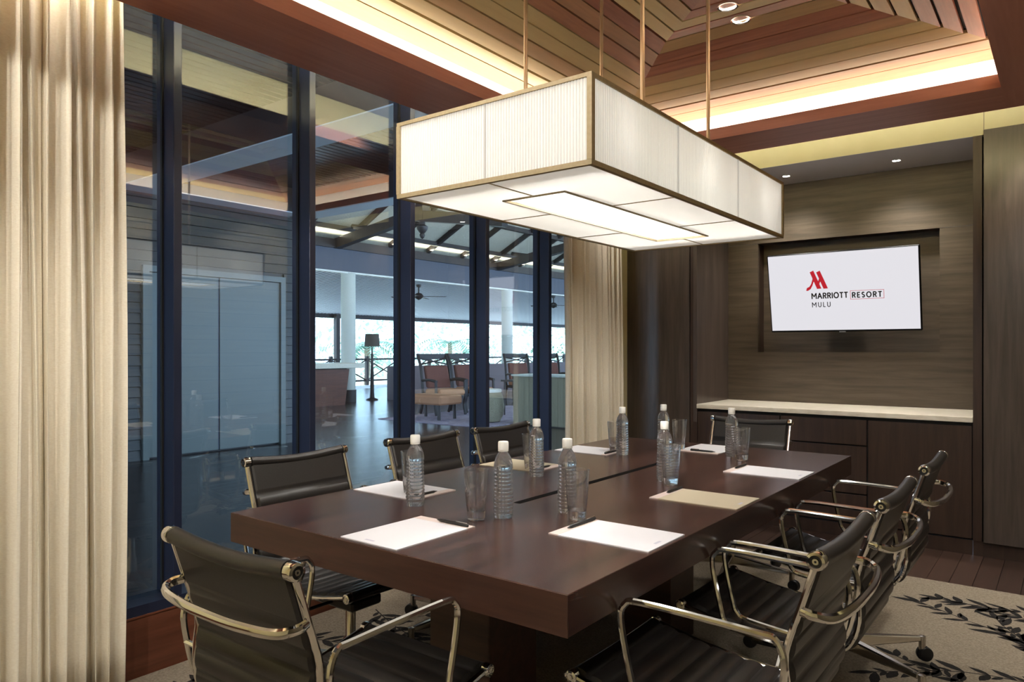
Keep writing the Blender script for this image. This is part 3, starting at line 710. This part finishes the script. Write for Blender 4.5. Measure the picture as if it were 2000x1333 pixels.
# ------------------------------------------------------------------ things on the table
TT = TZ+.0002
def sheet(pts, label, cream, pen, printed=True):
    """a writing pad drawn by its four corners: c0-c1 is the strip edge, then the free corners"""
    (ax, ay), (bx, by), (cx, cy), (dx, dy) = pts
    mx, my = (ax+bx+cx+dx)/4, (ay+by+cy+dy)/4
    e = empty('notepad', (mx, my, TT), label=label, cat='notepad', group='notepads laid around the table')
    A, B, C, D = [Vector((p[0]-mx, p[1]-my, 0)) for p in pts]
    z1 = Vector((0, 0, .003)); f = .105
    A2, B2 = A.lerp(D, f), B.lerp(C, f)
    MB().hexa([A2, B2, C, D, A2+z1, B2+z1, C+z1, D+z1]).build('sheet', PAPER_B if cream else PAPER, e)
    MB().hexa([A, B, B2, A2, A+z1*1.1, B+z1*1.1, B2+z1*1.1, A2+z1*1.1]).build('binding_strip', PAPER_T, e)
    if printed:
        p = D.lerp(C, .35).lerp(A2.lerp(B2, .35), .06)+z1*1.03; u = (C-D)*.16; v = (A-D)*.03
        MB().quad(p, p+u, p+u+v, p+v).build('printed_line', INKGREY, e)
    if pen:
        a, b = pen
        P0, P1 = A2.lerp(B2, a), A2.lerp(B2, b)
        P0 = P0.lerp(A.lerp(B, a), .35); P1 = P1.lerp(A.lerp(B, b), .3); d = (P1-P0); ln = d.length
        pe = empty('pen', (mx+P0.x, my+P0.y, TT+.0033+.0048), math.atan2(d.y, d.x), label='black pen lying on the '+label, cat='pen', group='pens on the notepads')
        MB().lathe([(.0008, 0), (.003, .012), (.0044, .016), (.0048, .07), (.0048, ln-.002), (.003, ln)], 10, axis='x').build('barrel', PLASTIC, pe)
        MB().box(ln-.045, ln-.003, -.0012, .0012, .0044, .0066).build('clip', CHROME_D, pe)
SC = .497
sheet([(-1.523+.003, 1.541), (-1.311, 1.541), (-1.311, 1.244), (-1.523, 1.244)], 'white notepad before the near end chair', False, (.40, .97))
sheet([(-1.108, 1.605), (-1.108, 1.815), (-.812, 1.815), (-.812, 1.605)], 'white notepad before the right chair closest to the camera', False, (.30, .98))
sheet([(-1.108, 2.195), (-1.108, 2.405), (-.812, 2.405), (-.812, 2.195)], 'cream notepad before the middle right chair', True, (.42, 1.0))
sheet([(-1.108, 2.845), (-1.108, 3.055), (-.812, 3.055), (-.812, 2.845)], 'white notepad before the right chair nearest the sideboard', False, (.35, .95))
sheet([(-1.705, 1.90), (-1.705, 1.69), (-2.0, 1.69), (-2.0, 1.90)], 'white notepad on the window side closest to the near curtain', False, (.35, .92), False)
sheet([(-1.705, 2.59), (-1.705, 2.38), (-2.0, 2.38), (-2.0, 2.59)], 'cream notepad on the window side, middle place', True, (.35, .92), False)
sheet([(-1.705, 3.16), (-1.705, 2.95), (-2.0, 2.95), (-2.0, 3.16)], 'white notepad on the window side before the far curtain', False, (.35, .92), False)
sheet([(-1.31, 3.30), (-1.52, 3.30), (-1.52, 3.60), (-1.31, 3.60)], 'white notepad before the far end chair', False, (.1, .7), False)

# bottle: solid of water-clear plastic, ribbed
def bottle_mesh():
    prof = [(0, .004), (.014, .002), (.024, 0), (.0275, .004), (.0285, .010)]
    z = .012
    while z < .142:
        k = (z-.012)/.0108; rib = abs(math.sin(PI*k))**.8
        wob = .0012*math.sin(z*38)
        prof.append((.0268+.0022*rib+wob, z)); z += .0018
    prof += [(.0285, .146), (.0280, .156), (.0262, .166), (.0232, .176), (.0190, .184), (.0150, .190), (.0130, .194), (.0128, .198), (.0, .198)]
    return MB().lathe(prof, 28, cap=False)
BT = empty('water_bottle')
bottle_mesh().build('body', BOTTLE, BT)
MB().lathe([(.0152, .195), (.0158, .196), (.0158, .1985), (.0150, .199), (.0150, .2005), (.0156, .201), (.0156, .221), (.0140, .224), (0, .2245)], 28, cap=True).build('cap', CAPW, BT)
GT = empty('drinking_glass')
gp = [(0, 0), (.020, 0), (.0245, .003), (.0258, .012), (.0275, .030), (.0315, .075), (.0360, .143), (.0366, .1465), (.0350, .1470), (.0343, .143), (.0298, .075), (.0260, .034), (.0235, .027), (.0, .024)]
MB().lathe(gp, 36, cap=False).build('tumbler', TUMBLER, GT)
F = Vector((-math.sin(math.atan(1088/1419)), math.cos(math.atan(1088/1419)))); R = Vector((math.cos(math.atan(1088/1419)), math.sin(math.atan(1088/1419))))
def on_table(px, py):
    d = .497*1419/(py-682); p = F*d+R*((px-1000)/1419*d); return (p.x, p.y, TT)
BOT = [(983, 1011, 'water bottle right of the tumbler at the near end place'), (811, 988, 'water bottle before the window side chair near the camera'),
       (1048, 931, 'water bottle on the cream notepad side by the windows'), (1215.5, 889, 'water bottle closest to the far curtain'),
       (1108, 1001, 'water bottle behind the tumbler, closest right side place'), (1298, 940, 'water bottle at the cream notepad on the right side'),
       (1296, 880, 'water bottle half hidden behind another at the far end place'), (1429, 892, 'water bottle at the right place nearest the sideboard')]
for i, (px, py, lab) in enumerate(BOT):
    c = BT if i == 0 else copy_tree(BT)
    c.location = on_table(px, py); c.rotation_euler = (0, 0, random.uniform(0, 6)); tag(c, lab, 'bottle', 'water bottles on the table')
GL = [(930, 1016, 'empty tumbler at the near end place by the pen'), (803, 965, 'empty tumbler behind the window side bottle near the camera'),
      (1037, 918, 'empty tumbler behind the bottle at the middle window place'), (1201, 883, 'empty tumbler beside the bottle nearest the far curtain'),
      (1127, 1016, 'empty tumbler before the closest right side bottle'), (1310, 948, 'empty tumbler before the bottle at the cream notepad right side'),
      (1327, 878, 'empty tumbler at the far end place'), (1449, 900, 'empty tumbler right of the bottle nearest the sideboard')]
for i, (px, py, lab) in enumerate(GL):
    c = GT if i == 0 else copy_tree(GT)
    c.location = on_table(px, py); tag(c, lab, 'glass', 'tumblers on the table')

# ------------------------------------------------------------------ lobby outside the windows
def lob(name, mb, m, label, **k): return struct(name, mb, m, label, **k)
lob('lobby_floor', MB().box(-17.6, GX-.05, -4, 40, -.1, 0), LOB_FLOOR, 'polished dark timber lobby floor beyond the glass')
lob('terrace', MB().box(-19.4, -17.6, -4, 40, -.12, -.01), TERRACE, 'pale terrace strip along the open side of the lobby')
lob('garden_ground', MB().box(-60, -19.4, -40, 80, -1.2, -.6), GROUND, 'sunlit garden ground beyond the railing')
# siding wall with grey double doors
DW = -8.25
sw_ = lob('lobby_wall', MB().box(DW-.25, DW-.02, -4, 6.10, 0, 3.3), LOB_DARK, 'lobby wall of lapped grey boards with grey double doors')
dy0, dy1, dz = 3.93, 5.79, 2.19
nb = 27; bh = .118
for i in range(nb):
    z0 = i*bh; z1 = z0+bh-.008
    segs = [(-.5, 6.10)] if z0 >= dz else [(-.5, dy0), (dy1, 6.10)]
    for a, b in segs:
        MB().hexa([(DW-.02, a, z0), (DW+.024, a, z0), (DW+.024, b, z0), (DW-.02, b, z0), (DW-.02, a, z1), (DW+.006, a, z1), (DW+.006, b, z1), (DW-.02, b, z1)]).build('board', LOB_BOARD, sw_)
ld = empty('lobby_door', (DW, (dy0+dy1)/2, 0), label='grey flush double doors in the boarded lobby wall', kind='structure')
c0 = (dy0+dy1)/2
MB().box(-.02, .05, dy0-c0, dy0-c0+.07, 0, dz).box(-.02, .05, dy1-c0-.07, dy1-c0, 0, dz).box(-.02, .05, dy0-c0+.07, dy1-c0-.07, dz-.07, dz).build('door_frame', LOB_DOOR, ld)
for a, b in ((dy0-c0+.078, -.012), (.012, dy1-c0-.078)): MB().box(-.01, .02, a, b, .02, dz-.078).build('door_leaf', LOB_DOOR, ld)
MB().box(-.02, .008, -.012, .012, .02, dz-.08).build('door_gap', LOB_FASC, ld)
# coffer beams of the near lobby
for j, (mb, lab) in enumerate(((MB().box(DW-.05, DW+.32, -3, 6.1, 3.012, 3.32), 'dark lobby ceiling beam along the boarded wall, daylight painted underneath'),
                               (MB().box(DW+.32, -3.0, 3.62, 3.98, 3.012, 3.32), 'dark lobby ceiling beam crossing towards the meeting room, daylight painted underneath'),
                               (MB().box(DW-.05, -3.0, 5.85, 6.15, 3.012, 3.32), 'dark lobby ceiling beam at the edge of the open hall, daylight painted underneath'),
                               (MB().box(DW+.32, -3.0, -1.2, -.8, 3.012, 3.32), 'dark lobby ceiling beam near the room entrance, daylight painted underneath'))):
    lbm = lob('lobby_beam', mb, LOB_DARK, lab); q = [Vector(v) for v in mb.v]
    MB().box(min(v.x for v in q), max(v.x for v in q), min(v.y for v in q), max(v.y for v in q), 3.0, 3.0119).build('lit_underside', LOB_BEAM_LIT, lbm)  # pale sheet stands for daylight bounced up under the dark beam
lc = lob('lobby_ceiling', MB().box(DW, -2.95, -4, 6.1, 3.34, 3.40), LOB_DARK, 'dark boarded lobby ceiling above the coffer beams')
x = DW+.33
while x < -3.0:
    MB().box(x, x+.075, -4, 5.85, 3.315, 3.339).build('ceiling_board', LOB_CB, lc); x += .095
lob('lobby_daylight_wall', MB().box(DW, -7.0, -4.2, -4, 0, 3.4).box(-7.0, -4.6, -4.2, -4, 2.4, 3.4).box(-4.6, GX-.1, -4.2, -4, 0, 3.4), LOB_DARK, 'unseen dark end wall added to limit daylight in the near lobby, with an opening')  # out of view; added to cut the daylight entering the near lobby
# white post and round column
lob('white_post', MB().box(-9.56, -9.44, 6.86, 7.0, 0, 3.3), LOB_COL, 'narrow white post at the end of the lobby wall')
col = lob('lobby_column', MB().lathe([(.17, .28), (.17, 3.04), (.0, 3.04)], 28, c=(-13.53, 11.28, 0)), LOB_COL, 'round white column on a dark base in the lobby')
MB().lathe([(.19, 0), (.19, .28), (.17, .285)], 28, c=(-13.53, 11.28, 0)).build('column_base', LOB_DARK, col)
MB().box(-13.5, -13.44, 11.25, 11.36, 3.041, 3.55).build('column_neck', LOB_COL, col)
for yy in (5.0, 17.4, 23.5):
    c = lob('lobby_column', MB().lathe([(.17, .28), (.17, 3.04), (.0, 3.04)], 20, c=(-13.53, yy, 0)), LOB_COL, 'round white lobby column farther along the hall edge')
# hall roof : fascia, eaves beam, sloping woven roof, rafters, trusses
lob('hall_fascia', MB().box(-13.5, -13.35, -4, 40, 3.06, 3.56), LOB_FASC, 'blue grey fascia band above the open side of the hall')
lob('hall_beam', MB().box(-13.52, -13.28, -4, 40, 3.56, 3.76), LOB_DARK, 'dark eaves beam of the hall roof')
lob('light_strip', MB().box(-13.55, -13.40, -4, 40, 3.02, 3.058), WHITE, 'white strip under the fascia band')
area('hall_uplight', (-13.15, 18, 3.80), (.05, 40), 150, (1, .90, .68), (PI, math.radians(15), 0))
area('hall_uplight', (-8.6, 18, 3.85), (.05, 40), 260, (.9, .95, 1), (PI, math.radians(-50), 0))  # unseen second light, added to brighten the woven roof
def roofz(x): return 3.80+.51*(x+13.4) if x < -10.9 else 3.80+.51*2.5-.51*(x+10.9)
rf = lob('hall_roof', MB().hexa([(-13.6, -4, roofz(-13.6)), (-10.9, -4, roofz(-10.9)), (-10.9, 40, roofz(-10.9)), (-13.6, 40, roofz(-13.6))] + [(-13.6, -4, roofz(-13.6)+.1), (-10.9, -4, roofz(-10.9)+.1), (-10.9, 40, roofz(-10.9)+.1), (-13.6, 40, roofz(-13.6)+.1)])
    .hexa([(-10.9, -4, roofz(-10.9)), (-2.9, -4, 3.36), (-2.9, 40, 3.36), (-10.9, 40, roofz(-10.9))] + [(-10.9, -4, roofz(-10.9)+.1), (-2.9, -4, 3.46), (-2.9, 40, 3.46), (-10.9, 40, roofz(-10.9)+.1)]), LOB_WEAVE, 'woven mat hall roof between dark rafters')
for k in range(15):
    y = 8.4+1.33*k
    a, b = (-13.3, roofz(-13.3)), (-10.95, roofz(-10.95))
    MB().hexa([(a[0], y-.05, a[1]-.12), (b[0], y-.05, b[1]-.12), (b[0], y+.05, b[1]-.12), (a[0], y+.05, a[1]-.12), (a[0], y-.05, a[1]), (b[0], y-.05, b[1]), (b[0], y+.05, b[1]), (a[0], y+.05, a[1])]).build('rafter', LOB_DARK, rf)
for xx in (-12.95, -11.9): MB().box(xx-.05, xx+.05, -4, 40, roofz(xx)-.13, roofz(xx)-.02).build('purlin', LOB_DARK, rf)
MB().box(-11.0, -10.8, -4, 40, roofz(-10.9)-.25, roofz(-10.9)).build('ridge_beam', LOB_DARK, rf)
for j, y in enumerate((4.9, 10.8, 16.7, 22.6)):
    tr = empty('roof_truss', (-10.9, y, 3.6), label=['dark scissor truss close to the boarded wall', 'dark scissor truss above the reception desk', 'dark scissor truss above the lounge chairs', 'dark scissor truss at the far end of the hall'][j], kind='structure')
    for sx in (-1, 1):
        p0, p1 = Vector((sx*2.45, 0, .05)), Vector((sx*.05, 0, .42))
        MB().hexa([p0+Vector((0, -.09, -.1)), p1+Vector((0, -.09, -.1)), p1+Vector((0, .09, -.1)), p0+Vector((0, .09, -.1)), p0+Vector((0, -.09, .12)), p1+Vector((0, -.09, .12)), p1+Vector((0, .09, .12)), p0+Vector((0, .09, .12))]).build('chord', LOB_DARK, tr)
        p0, p1 = Vector((sx*1.2, 0, .28)), Vector((sx*1.9, 0, roofz(-10.9-1.9)-3.6-.1))
        MB().tube([p0, p1], .06, 6).build('strut', LOB_DARK, tr, smooth=False)
    MB().box(.18, .38, -.1, .1, .3, roofz(-10.6)-3.6).build('king_post', LOB_DARK, tr)
    MB().lathe([(0, -.08), (.04, -.05), (.06, .0), (.045, .04), (.065, .06), (.11, .12), (.12, .18), (.06, .22), (.06, .3)], 14, c=(.28, 0, 0)).build('drop_pendant', LOB_DARK, tr)
# sloping verandah soffit of pale battens
def sofz(x): return 3.03+(x+13.45)*(3.03-2.38)/6.0
so = lob('verandah_soffit', MB().hexa([(-19.5, -4, sofz(-19.5)+.05), (-13.45, -4, sofz(-13.45)+.05), (-13.45, 45, sofz(-13.45)+.05), (-19.5, 45, sofz(-19.5)+.05), (-19.5, -4, sofz(-19.5)+.15), (-13.45, -4, sofz(-13.45)+.15), (-13.45, 45, sofz(-13.45)+.15), (-19.5, 45, sofz(-19.5)+.15)]), LOB_DARK, 'sloping verandah soffit lined with pale battens')
mb = MB(); y = 2.0
while y < 42:
    a, b = -19.5, -13.46
    mb.hexa([(a, y, sofz(a)+.036), (b, y, sofz(b)+.036), (b, y+.062, sofz(b)+.036), (a, y+.062, sofz(a)+.036), (a, y, sofz(a)+.05), (b, y, sofz(b)+.05), (b, y+.062, sofz(b)+.05), (a, y+.062, sofz(a)+.05)]); y += .14
bt = mb.build('soffit_battens', LOB_BAT, so); bt['kind'] = 'stuff'
lob('verandah_gutter', MB().box(-19.62, -19.48, -4, 45, 2.28, 2.44), LOB_DARK, 'dark eaves gutter of the verandah')
for yy in (9.35, 15.6, 25, 33):
    lob('verandah_post', MB().box(-19.45, -19.3, yy, yy+.15, -.1, 2.4), LOB_DARK, 'dark timber verandah post at the railing')
# railing with crossed braces
rl = empty('railing', (-19.35, 9.2, 0), label='long dark timber terrace railing with crossed braces', cat='railing')
for k in range(18):
    y = 1.55*k
    MB().box(-.05, .05, y-.05, y+.05, -.05, 1.0).build('post', LOB_DARK, rl)
    MB().box(-.03, .03, y+.0505, y+1.4995, .86, .92).build('top_rail', LOB_DARK, rl); MB().box(-.025, .025, y+.0505, y+1.4995, .12, .18).build('bottom_rail', LOB_DARK, rl)
    for s in (-1, 1):
        MB().tube([(s*.012, y+.05, .18 if s > 0 else .86), (s*.012, y+1.5, .86 if s > 0 else .18)], .022, 6).build('brace', LOB_DARK, rl, smooth=False)
# reception desk
dk = empty('reception_desk', (-13.1, 10.05, 0), label='timber reception desk with a pale stone top before the white column', cat='desk')
MB().hexa([(-.35, -.9, 0), (.28, -.9, 0), (.28, .55, 0), (-.35, .55, 0), (-.40, -.95, .80), (.34, -.95, .80), (.34, .62, .80), (-.40, .62, .80)]).build('body', PLINTH, dk)
MB().box(-.5, .45, -1.1, .98, .82, .93).build('stone_top', STONE, dk, bevel=.01); MB().box(-.36, .30, -.9, .58, .80, .82).build('shadow_gap', BLACK, dk)
# floor lamp
fl2 = empty('floor_lamp', (-13.45, 11.95, 0), label='slim dark floor lamp with a drum shade beside the white column', cat='lamp')
MB().lathe([(.15, 0), (.14, .03), (.06, .06), (.05, .2), (.045, .6), (.028, 1.0), (.035, 1.1), (.02, 1.14), (.012, 1.3)], 16).build('stand', LOB_DARK, fl2)
MB().lathe([(.185, 1.31), (.165, 1.61)], 24, cap=False).build('lamp_shade', SHADE_D, fl2)
# low wall
lw = MB().box(-13.3, -13.05, 12.3, 20, 0, .82).build('low_partition', LOB_PART); tag(lw, 'dark low partition behind the lounge chairs', 'partition')
# lounge chairs
def lounge(loc, rz, lab, deep, cush):
    e = empty('lounge_chair', loc, rz, label=lab, cat='chair', group='planter chairs in the lobby')
    W_ = .30
    for sx in (-1, 1):
        MB().tube(catmull([(sx*W_, -.30, .30), (sx*W_, -.34, .6), (sx*W_, -.42, .9), (sx*W_, -.56, 1.12)], 4), .032, 6).build('back_post', LOB_DARK, e)
        MB().tube(catmull([(sx*W_, -.34, .62), (sx*W_, -.05, .64), (sx*W_, .28, .62)], 4), .028, 6).build('arm', LOB_DARK, e)
        MB().tube(catmull([(sx*W_, .25, .62), (sx*W_, .26, .35), (sx*W_, .22, .18), (sx*W_, .28, 0)], 4), .03, 6).build('front_leg', LOB_DARK, e)
        MB().tube(catmull([(sx*W_, -.28, .36), (sx*W_, -.32, .18), (sx*W_, -.42, 0)], 4), .03, 6).build('back_leg', LOB_DARK, e)
    MB().box(-W_, W_, -.6, -.53, 1.02, 1.13).build('top_rail', LOB_DARK, e)
    MB().tube([(-W_, -.44, .92), (W_, -.50, 1.04)], .016, 5).build('cross_rail', LOB_DARK, e); MB().tube([(W_, -.44, .92), (-W_, -.50, 1.04)], .016, 5).build('cross_rail', LOB_DARK, e)
    MB().box(-W_+.03, W_-.03, -.32, .28, .30, .36).build('seat_frame', LOB_DARK, e)
    MB().box(-W_+.03, W_-.03, -.28, deep, .362, .47).build('seat_cushion', cush, e, bevel=.03)
    MB().hexa([(-W_+.06, -.30, .48), (W_-.06, -.30, .48), (W_-.06, -.18, .48), (-W_+.06, -.18, .48), (-W_+.06, -.44, .90), (W_-.06, -.44, .90), (W_-.06, -.34, .90), (-W_+.06, -.34, .90)]).build('back_cushion', RED_CUSH, e, bevel=.02)
    return e
FACE = math.radians(-125)
lounge((-9.35, 10.1, 0), FACE+.25, 'planter chair with maroon cushion nearest the reception desk', .34, ORANGE_CUSH)
lounge((-9.35, 10.95, 0), FACE+.25, 'planter chair with maroon cushion beside the woven stool', .34, ORANGE_CUSH)
lounge((-10.5, 14.1, 0), FACE, 'distant planter chair behind the side table', .30, ORANGE_CUSH)
lounge((-10.2, 15.0, 0), FACE, 'distant planter chair behind the grey boarded counter', .30, ORANGE_CUSH)
ot = MB().box(-9.35, -8.45, 9.02, 9.60, .26, .42).build('ottoman', ORANGE_CUSH, bevel=.03); tag(ot, 'tan upholstered bench before the planter chairs', 'bench')
for sx in (-9.25, -8.55):
    for sy in (9.1, 9.5): MB().tube([(sx, sy, 0), (sx, sy, .262)], .03, 6).build('leg', LOB_DARK, ot)
st = empty('woven_stool', (-7.85, 9.55, 0), label='round pale woven stool with a white top beyond the window', cat='stool')
MB().lathe([(.22, 0), (.27, .10), (.29, .25), (.27, .40), (.235, .49)], 28).build('woven_body', RATTAN, st)
MB().lathe([(.24, .491), (.245, .51), (.24, .54), (0, .545)], 28).build('top', WHITE, st)
sb = empty('side_table', (-8.0, 10.9, 0), label='small dark side table behind the woven stool', cat='table')
MB().box(-.35, .35, -.35, .35, .62, .65).build('top', LOB_DARK, sb)
for sx in (-.3, .3):
    for sy in (-.3, .3): MB().tube([(sx, sy, 0), (sx, sy, .62)], .015, 6).build('leg', LOB_DARK, sb)
ct = empty('boarded_counter', (-6.4, 9.65, 0), label='grey boarded low counter beside the far curtain, outside the glass', cat='counter')
for k in range(16): MB().box(-.85+.11*k, -.85+.11*k+.106, -.16, -.14, .02, .80).build('board', RATTAN, ct)
MB().box(-.85, .91, -.139, .4, 0, .80).build('body', LOB_DARK, ct); MB().box(-.88, .94, -.18, .42, .801, .83).build('counter_slab', LOB_COL, ct)
lr = MB().box(-9.75, -7.32, 8.8, 12.6, .0005, .010).build('lobby_rug', PURPLE); tag(lr, 'streaked lavender rug under the planter chairs', 'rug')
for ch in [o for o in COL.objects if o.parent is None and o.name.split('.')[0] in ('lounge_chair', 'woven_stool', 'ottoman', 'side_table')]:
    x, y = (ch.location.x, ch.location.y) if ch.type == 'EMPTY' else (-9, 9.7)
    if -10.0 < x < -7.2 and 8.9 < y < 13.1: ch.location.z += .024
# ceiling fans
for fx, fy, lab in ((-13.9, 14.0, 'dark ceiling fan with pale blades nearer the floor lamp'), (-13.6, 20.0, 'dark ceiling fan farther along the verandah')):
    z = sofz(fx); fn_ = empty('ceiling_fan', (fx, fy, z), label=lab, cat='fan', group='verandah ceiling fans')
    MB().lathe([(.07, 0), (.06, -.06), (.02, -.08), (.02, -.22), (.08, -.24), (.13, -.30), (.11, -.36), (.04, -.40), (0, -.42)], 16).build('motor', LOB_DARK, fn_)
    for k in range(4):
        a = k*PI/2+.5; b = MB().hexa([(.1, -.05, -.33), (.75, -.08, -.35), (.75, .08, -.33), (.1, .05, -.32), (.1, -.05, -.32), (.75, -.08, -.34), (.75, .08, -.32), (.1, .05, -.31)]).build('blade', LOB_DARK, fn_); b.rotation_euler = (0, 0, a)

# garden : palms and bushes beyond the terrace
def frond(mb, base, az, ln, rise, droop, wd):
    pts = [Vector(base)+Vector((math.cos(az), math.sin(az), 0))*ln*t+Vector((0, 0, rise*t-droop*t*t)) for t in (0, .2, .4, .6, .8, 1)]
    for i in range(5):
        for q in (0, .33, .66):
            p = pts[i].lerp(pts[i+1], q); d = (pts[i+1]-pts[i]).normalized(); side = d.cross(Vector((0, 0, 1))).normalized()
            for s in (-1, 1):
                l_ = wd*(1-.6*abs((i+q)/5-.4)); t = p+side*s*l_+d*l_*.7+Vector((0, 0, -.25*l_)); u = d*.045
                mb.poly([p-u, p+u, t])
def palm(x, y, h, n, ln, seed, lab, m):
    r = random.Random(seed); e = empty('garden_palm', (x, y, -.62), label=lab, cat='palm', group=None)
    MB().tube(catmull([(0, 0, 0), (.08, .05, h*.5), (0, .1, h)], 5), .12, 8).build('trunk', BARK, e)
    mb = MB()
    for k in range(n): frond(mb, (0, .1, h), 2*PI*k/n+r.uniform(-.2, .2), ln*r.uniform(.8, 1.1), r.uniform(.5, 1.6), r.uniform(1.2, 2.6), .42)
    mb.build('fronds', m, e)
def bush(x, y, rx, h, n, seed, lab, m):
    r = random.Random(seed); e = empty('garden_bush', (x, y, -.62), label=lab, cat='bush')
    MB().tube([(0, 0, 0), (0, 0, h*.6)], .05, 6).build('stem', BARK, e)
    mb = MB()
    for k in range(n):
        a, b, c = r.uniform(-1, 1), r.uniform(-1, 1), r.uniform(0, 1)
        if a*a+b*b+(c-.4)**2*2 > 1: continue
        p = Vector((a*rx, b*rx, .1+c*h)); d = Vector((r.uniform(-1, 1), r.uniform(-1, 1), r.uniform(-.6, .8))).normalized(); s = d.cross(Vector((r.random(), r.random(), r.random()))).normalized()
        l_ = r.uniform(.12, .26); mb.poly([p, p+d*l_*.5+s*l_*.22, p+d*l_, p+d*l_*.5-s*l_*.22])
    mb.build('leaves', m, e)
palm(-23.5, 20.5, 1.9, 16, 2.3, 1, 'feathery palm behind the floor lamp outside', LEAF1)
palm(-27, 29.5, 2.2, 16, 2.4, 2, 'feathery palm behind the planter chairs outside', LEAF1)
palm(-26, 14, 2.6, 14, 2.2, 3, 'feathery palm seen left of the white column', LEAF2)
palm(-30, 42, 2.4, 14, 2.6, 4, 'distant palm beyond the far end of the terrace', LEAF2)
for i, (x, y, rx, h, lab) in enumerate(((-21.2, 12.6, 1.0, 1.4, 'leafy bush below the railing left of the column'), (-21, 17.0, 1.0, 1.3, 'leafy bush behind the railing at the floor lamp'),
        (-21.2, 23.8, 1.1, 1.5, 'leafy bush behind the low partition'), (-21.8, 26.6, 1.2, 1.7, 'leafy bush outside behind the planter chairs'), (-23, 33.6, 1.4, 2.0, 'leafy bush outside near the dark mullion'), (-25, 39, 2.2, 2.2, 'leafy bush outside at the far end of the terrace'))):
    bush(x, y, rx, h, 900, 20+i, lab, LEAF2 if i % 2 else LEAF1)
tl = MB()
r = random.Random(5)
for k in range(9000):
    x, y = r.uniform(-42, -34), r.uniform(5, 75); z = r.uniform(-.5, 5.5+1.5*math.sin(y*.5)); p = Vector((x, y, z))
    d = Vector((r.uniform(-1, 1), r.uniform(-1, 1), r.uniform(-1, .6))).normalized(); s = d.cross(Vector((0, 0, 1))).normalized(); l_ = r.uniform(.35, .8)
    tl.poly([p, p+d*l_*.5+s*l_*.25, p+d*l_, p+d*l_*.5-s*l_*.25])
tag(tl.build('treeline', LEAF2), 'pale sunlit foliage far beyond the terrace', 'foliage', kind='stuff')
